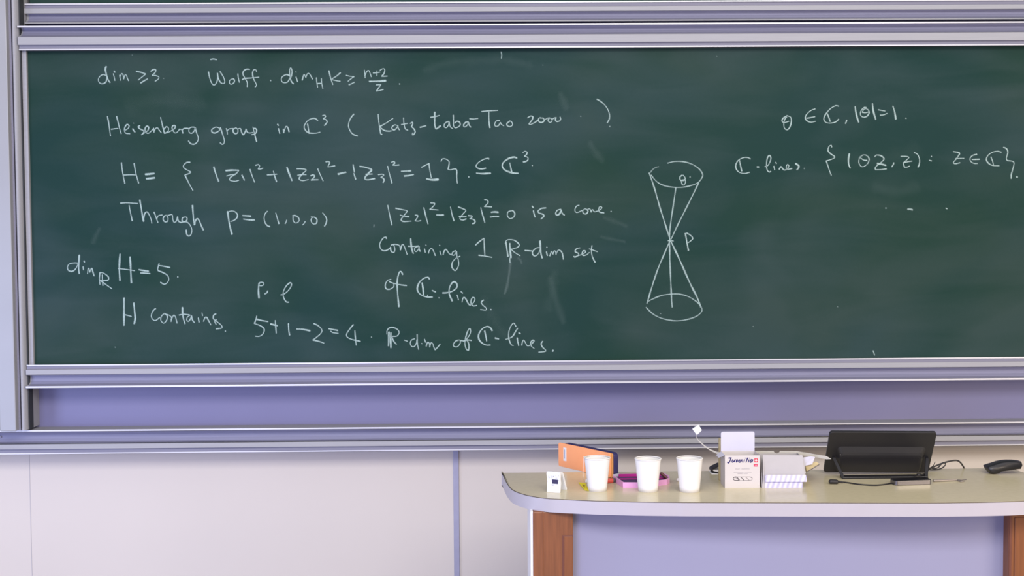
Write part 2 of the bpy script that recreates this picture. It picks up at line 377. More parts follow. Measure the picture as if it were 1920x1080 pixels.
obj('rail_lip', extrude_x(rail_profile([(46.8, 0.0), (46.8, 0.049), (49.7, 0.049), (49.7, 0.0)], BY), mx0, RIGHT), M['alu_bright'], rt_)
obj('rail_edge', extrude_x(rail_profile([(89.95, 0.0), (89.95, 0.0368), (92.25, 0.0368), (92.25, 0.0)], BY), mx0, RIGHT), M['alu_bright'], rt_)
obj('rail_shadow_line', extrude_x(rail_profile([(92.3, 0.0), (92.3, 0.012), (94.2, 0.012), (94.2, 0.0)], BY), V(49, 93, BY).x, RIGHT), M['shadow_slot'], rt_)  # dark strip standing in for the rail's shadow line on the board
rl_ = rail('bottom_rail', [(675.5, 0.0), (675.5, 0.034), (675.9, 0.036), (677.9, 0.036), (678.1, 0.028), (684.0, 0.028), (684.4, 0.046), (693.6, 0.046), (694.0, 0.042), (694.6, 0.012), (699, 0.008), (706, 0.010), (711, 0.020), (715.0, 0.044),
     (715.5, 0.050), (718.6, 0.050), (719.0, 0.046), (719.0, 0.0)], BY, mx0, RIGHT, M['alu'], mb)
obj('rail_strip', extrude_x(rail_profile([(678.0, 0.0), (678.0, 0.0325), (684.2, 0.0325), (684.2, 0.0)], BY), mx0, RIGHT), M['alu_grey'], rl_)
obj('rail_groove', extrude_x(rail_profile([(694.2, 0.0), (694.2, 0.0135), (699, 0.0095), (706, 0.0115), (711, 0.0215), (714.8, 0.0455), (714.8, 0.0)], BY), mx0+0.008, RIGHT), M['alu_groove'], rl_)
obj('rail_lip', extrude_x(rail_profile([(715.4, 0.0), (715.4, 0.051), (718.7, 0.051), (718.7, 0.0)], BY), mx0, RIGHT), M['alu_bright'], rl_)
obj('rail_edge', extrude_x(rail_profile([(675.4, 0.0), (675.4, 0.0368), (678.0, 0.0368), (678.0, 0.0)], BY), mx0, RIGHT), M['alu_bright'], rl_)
obj('side_trim', boxbm((V(38.5, 92, 4.985).x, 4.985, V(960, 678, 4.99).z), (V(48.8, 92, 4.985).x, BY+0.004, V(960, 90, 4.99).z), 0.003), M['alu'], mb)

def on_board(p, k):
    return V(p.x, p.y, BY-0.0006-0.000012*(k % 90))
def chalk(name, label, *lines, h=1.28, dens=0.9):
    s = Strokes(on_board)
    for q in lines: s.text(q[0], q[1], q[2], z=q[3] if len(q) > 3 else 6.0, h=h, dens=dens)
    return obj(name, s.bm, M['chalk'], surf, label=label)
A, B, CC, DD = (160, 90), (460, 90), (640, 160), (880, 160)
EE, FF, GG, HH, II, JJ, KK, LL, MM_, NN, OO, PP, QQ, RR = (200, 270), (480, 270), (760, 270), (680, 360), (880, 360), (680, 500), (420, 500), (840, 520), (100, 440), (1120, 280), (1120, 440), (1360, 240), (1600, 240), (1440, 160)
chalk('chalk_lettering', 'chalk line dim at least 3 with a name and a dimension bound', (*A,
 '240,310 195,300 155,330 148,370 170,398 205,400 235,375 245,315; (1.7,.95)235,208 225,240 240,310 258,360 278,388; 315,290 325,330 333,366; 322,258 334,274; 385,305 395,364; 388,325 410,288 425,305 432,345*; 432,345 448,302 462,308 475,345 487,368;'
 '572,262 630,275 678,292* 640,325 595,360; 622,394 660,370 702,346; 737,262 765,242 792,246 785,275 760,300 752,308* 790,310 826,325 820,350 785,374; (1.4,.3)880,342; 1408,130 1440,124 1478,132;'
 '1385,268 1400,340 1425,400 1450,416 1475,390 1490,340 1487,285*; 1487,285 1495,340 1520,385 1548,400 1568,385 1555,330 1515,265; 1655,345 1625,365 1622,395 1645,408 1675,385 1675,355 1650,345; 1716,290 1722,340 1733,386;'
 '1848,240 1815,238 1785,255 1772,290 1790,330 1820,385 1822,436; 1765,355 1800,342 1860,338 1954,328'), (*B,
 '125,265 118,245 95,245 82,280 90,340 115,390 125,420 110,438; 285,366; 500,310 460,300 415,325 405,360 425,388 470,385 500,345; 505,345 522,300 525,255 512,222 500,240 500,300 515,370 542,404; 570,325 580,355 588,380; 570,270;'
 '640,362 660,300 680,330*; 680,330 700,288 720,290 740,320 755,350; 800,335 805,390 812,442; 855,345 860,400 872,455; 810,400 860,398; 940,255 955,320 970,370 985,412; 1070,278 1020,320 975,350 1010,365 1068,374;'
 '1135,308 1180,318 1222,322* 1190,345 1155,374; 1165,414 1195,402 1228,384; 1338,248 1345,300 1348,338; 1345,310 1370,260 1390,255 1405,290 1418,324; 1438,280 1480,278 1515,272; 1480,255 1480,280 1480,312;'
 '1515,250 1550,232 1568,245 1560,285 1535,318* 1570,318 1598,316; (1.9,1)1395,376 1490,374 1580,368; 1470,415 1525,412* 1505,440 1475,485* 1510,478 1552,466; 1735,404'))
chalk('chalk_lettering', 'chalk line about a group in complex three-space with authors and the year 2000', (*A,
 '248,768 260,830 272,910 283,990; 352,768 370,840 385,905 404,964; 290,915 330,908 368,904; 440,930 480,905 492,875 470,860 448,885 440,925 455,958 502,964; 533,908 545,930 560,946; (1.3,.3)543,845;'
 '615,874 594,884 612,908 655,930 655,950 632,976* 680,945 705,925 712,890 690,880 672,905 675,940 700,960 725,950 768,905*; 768,900 772,945*; 772,938 790,905 812,898 832,925 854,952; 846,780 858,830 875,900 890,960* 930,935 935,900 910,885 885,915;'
 '890,960 940,945 1005,905 1010,875 990,872 975,895 990,935 1010,955 1035,945 1058,915*; 1058,915 1085,920 1098,958; 1088,930 1110,905 1160,905; 1225,890 1185,893 1165,920 1170,950 1200,958 1230,925 1235,895 1250,950 1270,1010 1260,1055 1225,1082 1185,1075 1160,1045;'
 '1515,905 1470,890 1425,915 1425,945 1460,955 1505,930 1520,895* 1540,960 1562,1030 1560,1070 1540,1084 1515,1065; 1585,905 1595,940 1597,970; 1590,935 1620,910 1665,905; 1700,895 1665,915 1665,945 1690,965 1715,950 1715,915 1690,900;'
 '1715,910 1745,905 1755,940 1775,975 1795,950 1808,915*; 1808,915 1820,945 1850,955 1885,950'), (*B,
 '85,888 100,950 115,1010 127,1055; 90,905 115,905 128,930 110,965 70,975; 372,905 380,935 387,962; 362,856 372,872; 428,912 432,950*; 432,950 455,885 475,890 485,915 492,944; 815,815 780,792 730,800 685,835 662,885 680,930 720,955 790,958 842,946; 700,852 708,900 718,962;'
 '868,762 890,755 905,768 890,785 875,795* 905,805 920,830 905,855 890,872; 1222,742 1185,790 1162,850 1165,900 1195,955 1230,980 1262,990; 1495,745 1500,820 1512,900 1525,965 1538,970; 1660,792 1590,840 1510,885* 1560,925 1610,935 1645,932;'
 '1720,875 1680,865 1650,890 1655,915 1680,920 1705,895 1715,880*; 1715,880 1722,905 1735,922; 1780,785 1785,850 1800,910 1828,924; 1755,862 1825,848'), (*CC,
 '775,430 795,415 805,425 790,465* 820,495 830,525 815,552 800,556 802,535; 885,472 915,465 952,455; (1.7,.95)1050,302 1050,380 1052,450 1065,488 1090,475 1115,455; 1005,360 1055,352 1103,338; 1215,410 1185,412 1158,440 1160,470 1185,475 1205,445 1213,415*; 1213,415 1225,465 1252,486;'
 '1260,335 1262,400 1265,460 1290,478 1335,450 1330,415 1300,405 1275,425; 1430,412 1400,415 1375,445 1385,467 1410,455 1432,420*; 1432,420 1440,450 1457,470; 1443,376 1490,378 1536,372; 1577,295 1660,287 1760,282; 1660,300 1660,370 1665,440 1672,478'), (*DD,
 '340,395 305,400 285,435 295,460 325,455 350,420*; 350,420 362,440 388,455; 455,405 425,425 425,450 455,465 485,445 475,410 450,400; 655,365 690,345 715,355 705,390 670,435* 690,440 740,415 780,385; 800,360 778,378 785,410 815,418 842,398 832,370 800,368; 842,390 880,370 905,366;'
 '905,370 885,385 895,412 920,414 932,395 920,372 900,370; 930,382 955,368 978,362; 975,365 968,390 985,408 1015,400 1028,378 1020,355; (1.3,.5)1253,348; (1.3,.8)1435,155 1490,190 1545,250 1575,320 1575,375 1552,422; (1.3,.5)1580,462'))
chalk('chalk_lettering', 'chalk equation H equals a set in braces, inside complex three-space', (*EE,
 '166,210 175,290 190,380 205,442; 308,216 325,310 345,390 360,440; 188,350 260,347 330,348; (1.9,1)435,342 480,338 535,332; (1.9,1)445,390 495,386 540,380; 938,205 900,208 865,240 870,270 910,295 945,315 930,330 880,350* 910,410 940,470 970,522; (1.7,.95)1205,258 1220,310 1240,370 1260,420;'
 '(1.7,.95)1340,300 1410,295 1485,296; 1485,300 1460,330 1400,370 1382,400 1410,415 1450,418 1485,408; 1350,360 1400,345 1450,342; 1520,348 1535,375 1550,408; 1612,285 1635,355 1665,430; 1675,240 1705,232 1720,250 1705,280* 1730,282 1758,272; 1805,348 1860,345 1915,340; 1875,305 1890,360 1912,425'), (*FF,
 '(1.7,.95)348,262 370,325 405,412; 460,278 520,280 565,292 530,330 490,375 490,400 530,412 590,400; 468,352 520,345 565,346; 615,358 640,348 660,360 640,390 620,405* 660,402 700,402; 695,280 720,340 755,415; 785,200 815,198 830,210 815,240 810,258* 850,252 888,246; (1.8,.95)922,340 965,328 1012,318;'
 '1092,232 1100,280 1108,318; 1100,330 1110,360 1122,398; (1.7,.95)1168,252 1230,262 1300,290 1270,325 1230,370 1228,395 1265,402 1335,388; 1235,342 1310,338; 1375,345 1420,340 1440,350 1405,375* 1430,385 1442,405 1430,435; 1480,250 1500,330 1530,440; 1522,205 1550,198 1562,212 1540,238* 1570,240 1610,235;'
 '(1.7,.95)1635,308 1690,305 1742,302; (1.7,.95)1668,360 1720,355 1772,344'), (*GG,
 '182,262 225,240 265,218* 275,290 292,380; (2.2,1)240,392 300,402 370,398; 402,195 415,170 450,168 490,195 490,240 480,285* 510,290 560,280 578,300 578,370 585,440; 714,370'), (*DD,
 '215,832 218,822 175,828 110,862 76,905 95,932 140,940 186,932; (1.7,.95)80,988 140,994 240,990; (1.7,.95)535,818 500,808 440,825 385,865 370,905 390,945 440,972 500,988 550,990; 455,872 465,920 478,980; 602,755 625,742 650,752 645,775 620,798* 655,810 660,835 640,855 605,862; 708,902'))
chalk('chalk_lettering', 'chalk line reading Through p = (1,0,0)', (*EE,
 '155,665 230,662 350,670; 252,690 265,760 288,865; (1.7,.95)372,630 385,700 400,790 415,866*; 415,840 430,780 455,765 480,800 500,850 508,892; 532,765 550,810 575,880*; 562,850 580,808 625,798; 680,800 650,810 635,845 655,875 685,870 690,830 670,800; 690,805 735,795 745,850 760,882 785,865 798,820*; 798,820 805,862 830,882 862,878;'
 '890,820 855,830 850,865 880,875 905,850 900,825*; 862,875 905,880 940,915 958,965 950,1015 925,1035 900,1015 895,965; (1.7,.95)965,690 970,760 978,850 988,908* 995,870 1020,840 1045,870 1065,920 1088,968; (1.8,.95)1360,760 1370,830 1385,920 1410,1016; 1365,780 1380,758 1430,756 1470,790 1465,830 1430,860 1395,872;'
 '(1.6,.95)1530,805 1575,808 1622,812; (1.6,.95)1540,845 1600,853 1662,854; 1808,755 1780,790 1772,840 1785,890 1810,920 1838,930'), (*FF,
 '222,775 238,830 258,898; 345,855 340,875 328,898; 412,808 440,805 475,825 485,860 465,885 435,885 418,855 418,815; 552,872 545,890 525,910; 620,820 660,825 685,850 680,890 650,900 625,880 620,845 640,820; 750,775 785,820 795,860 785,900 770,925; (1.2,.5)1328,908 1326,935'))
chalk('chalk_lettering', 'chalk line with squares equal to 0, ending in is a cone', (*HH,
 '282,148 300,240 315,310 330,372; 370,182 430,195 498,212 480,245 440,295 435,320 465,332 545,328; 422,260 470,272 522,278; 590,260 620,265 610,295 590,325* 620,328 655,322; 688,175 710,270 735,360; 765,122 810,128 795,160 755,195* 800,198 850,202; (1.6,.95)832,258 870,260 910,258; 988,168 1005,250 1028,326;'
 '1075,168 1120,185 1160,208 1130,245 1095,290 1100,308 1130,315 1165,302; 1085,275 1125,278 1165,275; 1190,265 1230,272 1220,295 1205,300* 1250,310 1265,332 1255,352 1235,356; 1328,175 1350,260 1375,346; 1370,88 1400,92 1410,120 1370,165* 1410,165 1452,168; (1.6,.95)1445,228 1485,224 1525,228; (1.6,.95)1435,282 1480,275 1530,275;'
 '1675,210 1635,225 1628,265 1655,298 1695,285 1712,245 1690,212 1660,208'), (*II,
 '(1.6,.95)720,210 728,245 740,282; 705,158 720,176; 862,178 810,185 772,215 780,235* 825,250 840,270 805,305; (1.6,.95)1030,195 990,205 972,240 985,260 1015,245 1035,205*; 1035,205 1045,240 1070,260; 1235,148 1205,160 1188,195 1195,225 1225,228 1270,205; 1295,190 1275,215 1285,240 1315,245 1335,215 1310,190 1295,190;'
 '1330,195 1355,190 1370,222*; 1370,222 1380,200 1395,205 1405,222 1430,218 1470,200 1492,175 1470,165 1455,190 1465,225 1515,235; 1595,218'))
chalk('chalk_lettering', 'chalk line reading Containing 1 R-dim set', (*HH,
 '268,525 262,508 230,520 195,575 195,620 220,655 265,658 312,630; 320,600 335,590 355,610 362,650 350,680 320,665 312,620; 345,590 380,590 415,605 425,650*; 425,650 440,600 455,590 475,630 500,702; (1.7,.95)540,525 545,590 555,650 570,692; 512,610 570,612 630,605; 625,612 590,625 585,660 605,670 630,640 635,615*; 635,615 637,645 648,668;'
 '695,640 705,680; 712,598; 740,690 748,660 770,635 790,650 805,685 818,715; 868,665 875,690 885,710; 866,600; 905,705 915,670 935,645 955,668 975,695 1005,708; 1050,660 1015,675 1005,705 1030,710 1055,670* 1060,720 1075,760 1080,820 1055,875 1030,880 1005,845 1010,790 1050,745 1095,722;'
 '1270,598 1310,560 1365,520* 1368,600 1375,720; 1305,712 1370,720 1455,735'), (*II,
 '(1.7,.95)412,565 422,640 435,725; (1.8,1)455,578 460,660 468,740; 405,580 415,548 450,535 510,545 560,590 545,620 490,640 465,640; 465,640 510,680 572,718; (1.3,.8)455,745 458,795; (1.6,.95)625,658 665,660 705,664; 800,625 755,630 712,670 715,705 740,720 775,695 800,640; (1.9,.95)795,550 800,620 805,690 820,742;'
 '(1.6,.95)868,672 872,695 878,716; 872,622; 905,720 925,670 940,698*; 940,698 955,662 970,672 975,700*; 975,700 1000,655 1030,665 1048,700 1058,758; 1245,628 1205,640 1190,670 1225,690 1225,715 1185,735 1178,725*; 1190,728 1225,715 1260,705 1305,680 1300,660 1280,665 1268,695 1285,715 1320,705 1350,680; 1380,602 1372,660 1385,730 1415,792; 1348,640 1395,655 1440,672'))
chalk('chalk_lettering', 'chalk line reading of C-lines under the R-dim line', (*JJ,
 '318,142 280,155 255,200 262,245 300,255 345,230 350,195 325,180 300,165; (1.7,.95)450,88 435,58 415,60 395,120 388,200 395,320 408,452; 300,170 360,190 430,205 495,212; (1.6,.95)752,140 735,120 690,130 640,175 615,235 625,285 670,325 730,342 785,342; (1.7,.95)668,182 680,250 685,318; 730,322; (1.6,.95)782,268 822,284; (1.3,.7)858,350;'
 '(1.6,.95)900,296 950,292 1010,275 1058,235 1060,195 1030,170 1000,190 975,245 975,310 1008,388; 1062,320 1070,345 1078,375; 1105,280 1125,298; 1118,400 1125,365 1140,345 1165,370 1185,410 1210,432 1250,400 1262,360 1240,345 1220,375 1220,415 1245,440 1285,436; 1360,375 1335,400 1350,430 1388,465 1385,488 1325,482; 1443,482'))
chalk('chalk_lettering', 'chalk line reading dim R H = 5', (*MM_,
 '275,320 235,318 180,330 158,370 175,405 215,412 250,385 280,330; (1.7,.95)292,230 288,300 285,380 292,438; 335,360 340,398; 345,295 350,310; 385,440 390,385 400,380 410,420*; 410,420 425,385 435,380 445,420 460,465; 525,425 518,490 525,560; 525,425 570,435 618,475 615,510 570,515 530,515; 550,450 552,510 558,572; 530,515 590,560 658,608;'
 '(1.8,.95)750,218 745,300 742,400 750,515; (1.8,.95)862,250 868,330 872,430 878,542; 730,380 820,392 915,405; (1.6,.95)962,394 1015,404 1072,412; (1.6,.95)982,430 1030,432 1088,437; 1190,325 1175,380 1178,405* 1230,425 1285,460 1298,510 1270,550 1240,556 1205,535; 1180,345 1240,355 1312,370; 1400,475'))
chalk('chalk_lettering', 'chalk line reading H contains', (*MM_,
 '(1.9,.95)795,712 795,820 795,920 795,1020; (1.9,.95)905,768 915,870 922,940 910,1002; 805,900 840,910 878,920; 1150,830 1120,860 1102,910 1115,950 1150,965 1200,930; 1245,890 1215,920 1210,965 1240,995 1270,970 1285,925 1265,895 1245,888; 1275,895 1305,908 1325,925*; 1330,925 1325,978; 1325,960 1355,905 1375,930 1392,995;'
 '(1.7,.95)1452,818 1455,890 1465,950 1482,1002; 1415,905 1460,895 1530,900; 1540,905 1510,925 1500,960 1520,975 1545,945 1555,915*; 1555,915 1565,960 1588,990; 1630,935 1640,985; 1672,880 1680,912; 1690,975 1705,935 1725,930 1745,965 1772,1015; 1830,890 1805,905 1800,945 1830,970 1890,1020 1895,1050 1830,1060; 1835,955 1815,975 1832,1010'), (*KK, '15,725'))
chalk('chalk_lettering', 'chalk letters p and l with a comma', (*KK,
 '(1.7,.95)392,185 388,270 394,355; 392,200 405,178 440,178 448,200 425,215 400,215; 490,272 485,290 458,308; 640,318 680,305 730,260 758,210 750,180 715,200 680,250 665,300 672,350 700,395 728,400'))
chalk('chalk_lettering', 'chalk line 5 + 1 - 2 = 4, R-dim of C-lines at the bottom of the board', (*KK,
 '368,555 360,590 342,640* 400,660 445,690 452,725 430,765 390,785 352,782; (1.6,.95)362,590 420,605 495,618; (1.6,.95)525,645 600,664; 577,605 582,670 588,750; (1.6,.95)725,640 728,710 738,770; (1.6,.95)818,702 890,706 968,722; 1010,640 1060,665 1100,710 1090,750 1040,795 1000,825* 1060,838 1125,860; (1.6,.95)1178,698 1230,708 1280,718; 1200,725 1225,742 1285,750;'
 '1455,652 1420,695 1380,755 1385,790 1430,815 1485,830 1535,840; 1472,720 1478,800 1488,885; (1.5,.7)1660,792'), (*JJ,
 '272,760 275,720 300,690 345,685 395,710 410,745 385,780 330,785; (1.8,.95)295,735 293,810 290,890; (1.9,.95)318,742 315,830 318,912; 330,795 350,840 380,874; 468,826 502,838; 585,810 550,825 535,860 550,895 580,898 605,860 612,820; 612,762 615,840 620,890 630,932; 665,865; 695,815 708,850; 715,895 730,850 748,860 755,900*; 755,900 770,855 790,870 800,905 815,935* 845,905 872,870;'
 '1090,825 1050,835 1022,870 1025,895 1060,902 1090,875 1100,835 1075,825; 1105,830 1150,830 1195,780 1215,730 1205,695 1180,730 1158,800 1150,870 1165,925 1190,940 1195,880 1180,835; 1130,838 1180,825 1225,830; (1.6,.95)1458,720 1430,682 1390,675 1340,705 1305,765 1310,820 1345,860 1390,882 1435,882; (1.6,.95)1372,722 1385,780 1395,836; (1.6,.95)1490,802 1530,812'), (*LL,
 '650,696 690,685 730,660 765,600 785,572; 765,555 740,515 710,545 685,610 685,690 710,755 735,768; (1.6,.95)778,680 785,725 795,768; 795,625 815,635; 830,765 835,735 850,705 868,730 890,768 920,765 955,735 968,712 950,708 930,735 935,770 970,802; 1065,718 1048,745 1060,780 1098,820 1090,835 1020,842; (2,1)1180,826'))
chalk('chalk_lettering', 'chalk line about a unit complex number in the upper right', (*RR,
 '215,340 170,370 158,400 180,420 235,405; 215,340 255,360 262,410 245,470 215,500 185,480 178,430 190,380 210,355; 530,265 480,285 432,330 420,370 440,400 485,415 535,405; 435,370 480,362 528,352; 795,235 760,230 700,265 645,330 628,380 650,415 700,425 760,412 795,380; 660,305 680,350 700,408; 885,390 880,410 872,430; (1.7,.95)980,240 990,310 1005,370 1020,415;'
 '1105,250 1080,250 1045,290 1042,335 1075,358 1115,345 1138,305 1120,270 1085,265 1060,300; 1060,305 1100,308 1130,300; (1.7,.95)1175,205 1185,290 1212,384; 1240,275 1318,290; 1262,335 1300,332 1340,315; (1.7,.95)1405,235 1425,300 1438,380; 1552,370'))
chalk('chalk_lettering', 'chalk line C-lines with a set in braces at the right', (*PP,
 '282,348 250,332 200,335 145,365 118,415 125,465 160,500 220,512 272,498; 160,365 170,420 185,485; (2,1)358,438 375,438; 445,435 480,420 510,360 508,320 490,310 470,350 462,430 475,480 495,495 512,488; 545,430 555,470; 565,385 575,400; 605,465 625,435 640,450 660,472 690,465 715,430 700,410 685,435 695,465 750,455; (1.7,.95)790,400 825,425 825,445 805,470; (1.4,.35)888,455;'
 '1198,215 1192,193 1165,210 1155,255 1185,290 1232,325 1200,350 1135,370* 1155,430 1175,490 1192,532; (1.7,.95)1395,290 1385,350 1388,410 1405,452; 1550,302 1510,335 1502,390 1525,430 1560,432 1600,400 1618,350 1590,310 1550,302 1530,320; 1520,335 1555,360 1595,365; (1.4,.8)1680,325 1700,305 1750,312 1785,345 1765,375 1690,440 1690,470* 1750,468 1812,460; (2,1)1710,400 1760,408 1805,420; 1895,390 1890,410 1872,438'), (*QQ,
 '535,320 590,320 625,330 600,360 565,395 575,440* 605,440 632,428; 560,392 610,380 660,372; 685,275 725,300 745,360 740,410 728,440; 878,320; 855,362 880,370; 1125,265 1180,275 1195,290 1160,345 1125,390 1150,402 1200,390; 1150,345 1200,342 1245,342; 1390,295 1340,310 1312,345 1325,380 1360,398 1395,398; 1335,355 1420,352;'
 '1665,272 1620,262 1560,275 1510,315 1497,360 1525,400 1570,422 1640,425; 1548,325 1565,370 1578,420; 1688,218 1720,230 1738,270 1722,340 1730,365* 1790,375 1808,395 1795,460 1778,520 1776,568; (1.7,.8)1832,550 1848,551'))
chalk('chalk_drawing_marking', 'chalk sketch of a double cone with apex P and theta on its rim', (*NN,
 '(1.3,.75)790,155 850,140 920,135 1000,145 1080,175 1150,225 1185,285 1170,330 1130,375 1060,405 970,425 880,428 780,415 700,385 650,345 605,290; (1.2,.5)595,262 620,230 655,205 690,195; (1.5,.85)583,265 640,430 700,640 750,800 815,1005 820,1030; (1.4,.8)1140,375 1080,500 980,700 900,860 830,1010; (1.4,.85)883,430 865,560 835,760 815,920 812,1025;'
 '955,290 930,310 935,345 975,350 990,325 965,290; 945,360 955,395 975,400 992,370 985,330; 935,350 985,342; (1.3,.6)1043,305 1043,315; (1.6,.95)990,945 1000,1000 1010,1060 1025,1138; 1005,942 1045,965 1075,1000 1050,1030 1020,1050; 795,1028 855,1030'), (*OO,
 '(1.5,.85)815,75 760,200 680,390 610,600 575,720 558,775; (1.5,.85)812,60 815,250 825,500 835,720 842,815; (1.7,.9)825,70 920,270 1040,540 1120,700 1165,815; (1.3,.75)565,755 620,725 720,685 830,668 930,670 1020,695 1090,735 1145,780 1175,830 1170,870 1120,915 1030,950 920,968 830,965 720,940 630,895 580,850 548,818; (1.2,.5)712,888'))
chalk('chalk_dot_marking', 'small stray chalk ticks and dots', (0, 0,
 '(1.2,.8)939.5,97 940.6,103 940,109.5; (1.2,.85)1637,657.5 1640,666; (1.6,.7)1661,390; (1.7,.75)1702,392.3 1706.5,392 1711,393.5; (1.6,.8)1773.5,390.4 1776,391.4; (1.2,.4)1344,105; (1.2,.35)216,651; (1.2,.4)1570.5,575; (1.2,.3)248,103; (1.2,.3)1412,612; (1.1,.3)1017.6,122; (1.2,.25)1120,472', 1.0))
chalk('chalk_smudge_stain', 'pale half-wiped chalk streaks', (0, 0,
 '(2.2,0.140)957,492 955,510 951,535 946,551; (6,0.039)1032,520 1042,560 1057,605; (2.2,0.098)971,484 976,488 978,494; (4,0.039)1132,408 1150,414 1175,424; (3,0.044)1126,444 1150,449 1172,453; (6,0.044)1050,176 1056,188 1062,204; (6,0.039)1106,268 1116,285 1130,302;'
 '(7,0.025)795,132 845,117 900,113 945,112 995,122; (4,0.044)187,428 180,442 174,456; (9,0.022)1040,510 1035,540 1030,580; (8,0.022)905,560 940,620 970,640; (14,0.017)240,200 300,190 380,195; (14,0.017)1560,290 1640,300 1720,280; (10,0.022)1640,350 1680,360 1720,350', 1.0))

# ------------------------------------------------------------------ the desk
EDGE_T = 0.0405
left = [(940.3, 881.6), (943.0, 890), (947.8, 901.2), (952.5, 909), (958.4, 916.2), (965, 920.4), (973.4, 923.9), (985, 927.4), (999, 930.4), (1014, 932.6), (1031, 934.5), (1050, 935.6), (1069.5, 936.6), (1112, 938.4), (1155, 939.6), (1197.6, 940.6), (1265, 941.4), (1330, 941.8)]
rightp = [(1700, 942.4), (1800, 941.9), (1860, 940.9), (1920, 938.8), (1962, 934.5), (1984, 925), (1984, 913), (1965, 901), (1940, 891.5), (1908, 882.2)]
outl = crom([D(*p) for p in left+rightp], 0.012)
by_ = sum((outl[0].y, outl[-1].y))/2
outl[0].y = by_; outl[-1].y = by_
desk = thing('desk', 'lecture desk with beige rounded top, pale front panel and brown wooden supports', 'desk', (D(1500, 915).x, 4.1, 0))
obj('edge_band', prism([p-Vector((0, 0, EDGE_T)) for p in outl], (0, 0, EDGE_T-0.0022)), M['desk_edge'], desk, smooth='edge')
cen = Vector((desk.location.x, 4.12, DESK_Z))
obj('edge_seam', prism([p-Vector((0, 0, 0.0024)) for p in outl], (0, 0, 0.0021)), M['edge_line'], desk)
obj('tabletop', prism([cen+(p-cen)*0.9978-Vector((0, 0, 0.0012)) for p in outl], (0, 0, 0.0012)), M['desk_top'], desk)
zt = DESK_Z-EDGE_T
LY = 3.985
lx0, lx1 = V(999.2, 1010, LY).x, V(1074.5, 1010, LY).x
leg = obj('leg', boxbm((lx0, LY, 0), (lx1, LY+0.36, zt), 0.004), M['wood'], desk)
gx = V(1017.5, 1010, LY).x
obj('leg_edge', boxbm((V(994.8, 1010, LY).x, LY+0.004, 0), (lx0+0.0005, LY+0.36, zt), 0.001), M['white'], leg)
obj('leg_bead', boxbm((gx-0.001, LY-0.0012, 0), (gx+0.0025, LY+0.002, zt), 0.001), M['wood'], leg)
zi = V(1060, 1003, LY).z
ix0 = V(1057.5, 1010, LY).x
obj('leg_groove', boxbm((V(1054, 1010, LY).x, LY-0.0012, 0), (lx1-0.0006, LY+0.002, zi), 0.001), M['wood_groove'], leg)
obj('leg_inset', boxbm((ix0, LY-0.0035, 0), (lx1-0.0004, LY+0.002, zi-0.004), 0.0015), M['wood_in'], leg)
rx0, rx1 = V(1892, 1010, LY).x, V(1968, 1010, LY).x
leg = obj('leg', boxbm((rx0, LY, 0), (rx1, LY+0.36, zt), 0.004), M['wood'], desk)
obj('leg_groove', boxbm((rx0+0.0006, LY-0.0012, 0), (V(1897, 1010, LY).x, LY+0.002, zt-0.002), 0.001), M['wood_groove'], leg)
obj('leg_inset', boxbm((V(1902, 1010, LY).x, LY-0.0035, 0), (rx1-0.004, LY+0.002, zt-0.03), 0.0015), M['wood_in'], leg)
obj('front_panel', boxbm((lx1-0.001, LY+0.045, 0.04), (rx0+0.001, LY+0.063, zt)), M['desk_front'], desk)

# ------------------------------------------------------------------ things on the desk
def cup(px, pyb, pyrim, top, bot, label):
    b = D(px, pyb); s = scale_at(b); h = V(px, pyrim, b.y).z-DESK_Z
    r0, r1 = bot/2/s, top/2/s
    t = thing('paper_cup', label, 'cup', b, 'white paper cups in a row on the desk')
    rr = lambda z: r0+(r1-0.0016-r0)*z/h
    prof = [(r0*0.93, 0.004), (r0*0.95, 0.0), (r0, 0.0)]+[(rr(z*h), z*h) for z in (0.15, 0.4, 0.7, 0.95)]+[(rr(h)-0.0006, h-0.003)]
    prof += [(rr(z*h)-0.0007, z*h) for z in (0.95, 0.7, 0.4, 0.12)]+[(0.0005, 0.12*h)]
    obj('cup_wall', lathebm(b, prof), M['paper'], t, smooth=True)
    rim = [(r1-0.0016+0.0016*math.cos(q)-0.0004, h-0.0016+0.0016*math.sin(q)) for q in [2*math.pi*k/10 for k in range(11)]]
    obj('rim', lathebm(b, rim), M['paper'], t, smooth=True)
    return t
cup(1120.0, 919.5, 857.2, 50.5, 35, 'white paper cup with a tea string over its rim, in front of the orange case')
cup(1215.0, 920.5, 858.8, 51, 36, 'middle white paper cup, standing in front of the pink tray')
cup(1292.8, 921.0, 858.2, 51, 37, 'white paper cup nearest the printed chalk box')

# tea bag string with its tag
tb = D(1095, 913)
tt = thing('tea_tag', 'yellow tea bag tag on a white string hanging from the first cup', 'tea tag', tb)
c1 = D(1120.0, 919.5); rimL = V(1094.6, 857, c1.y-0.004)
obj('string', tubebm([rimL+Vector((0.004, 0.004, 0.001)), rimL+Vector((-0.0012, 0, 0.0005)), V(1094.0, 868, c1.y-0.006), V(1093.2, 885, c1.y-0.002), V(1093.6, 897, c1.y+0.004), D(1097, 906, DESK_Z+0.003)], 0.0005, 6), M['paper'], tt)
q = [D(1084.5, 904.6, DESK_Z+0.0015), D(1097.5, 905.8, DESK_Z+0.006), D(1104.5, 920.6, DESK_Z+0.001), D(1096.5, 919.4, DESK_Z+0.0008)]
obj('tag', prism(q, (0, 0, 0.0006)), M['yellow'], tt)
qc = sum(q, Vector((0, 0, 0)))/4
obj('tag_print', prism([qc+(p-qc)*0.42+Vector((0, -0.001, 0.0009)) for p in q], (0, 0, 0.0002)), M['olive'], tt)
wb = D(1100, 906)
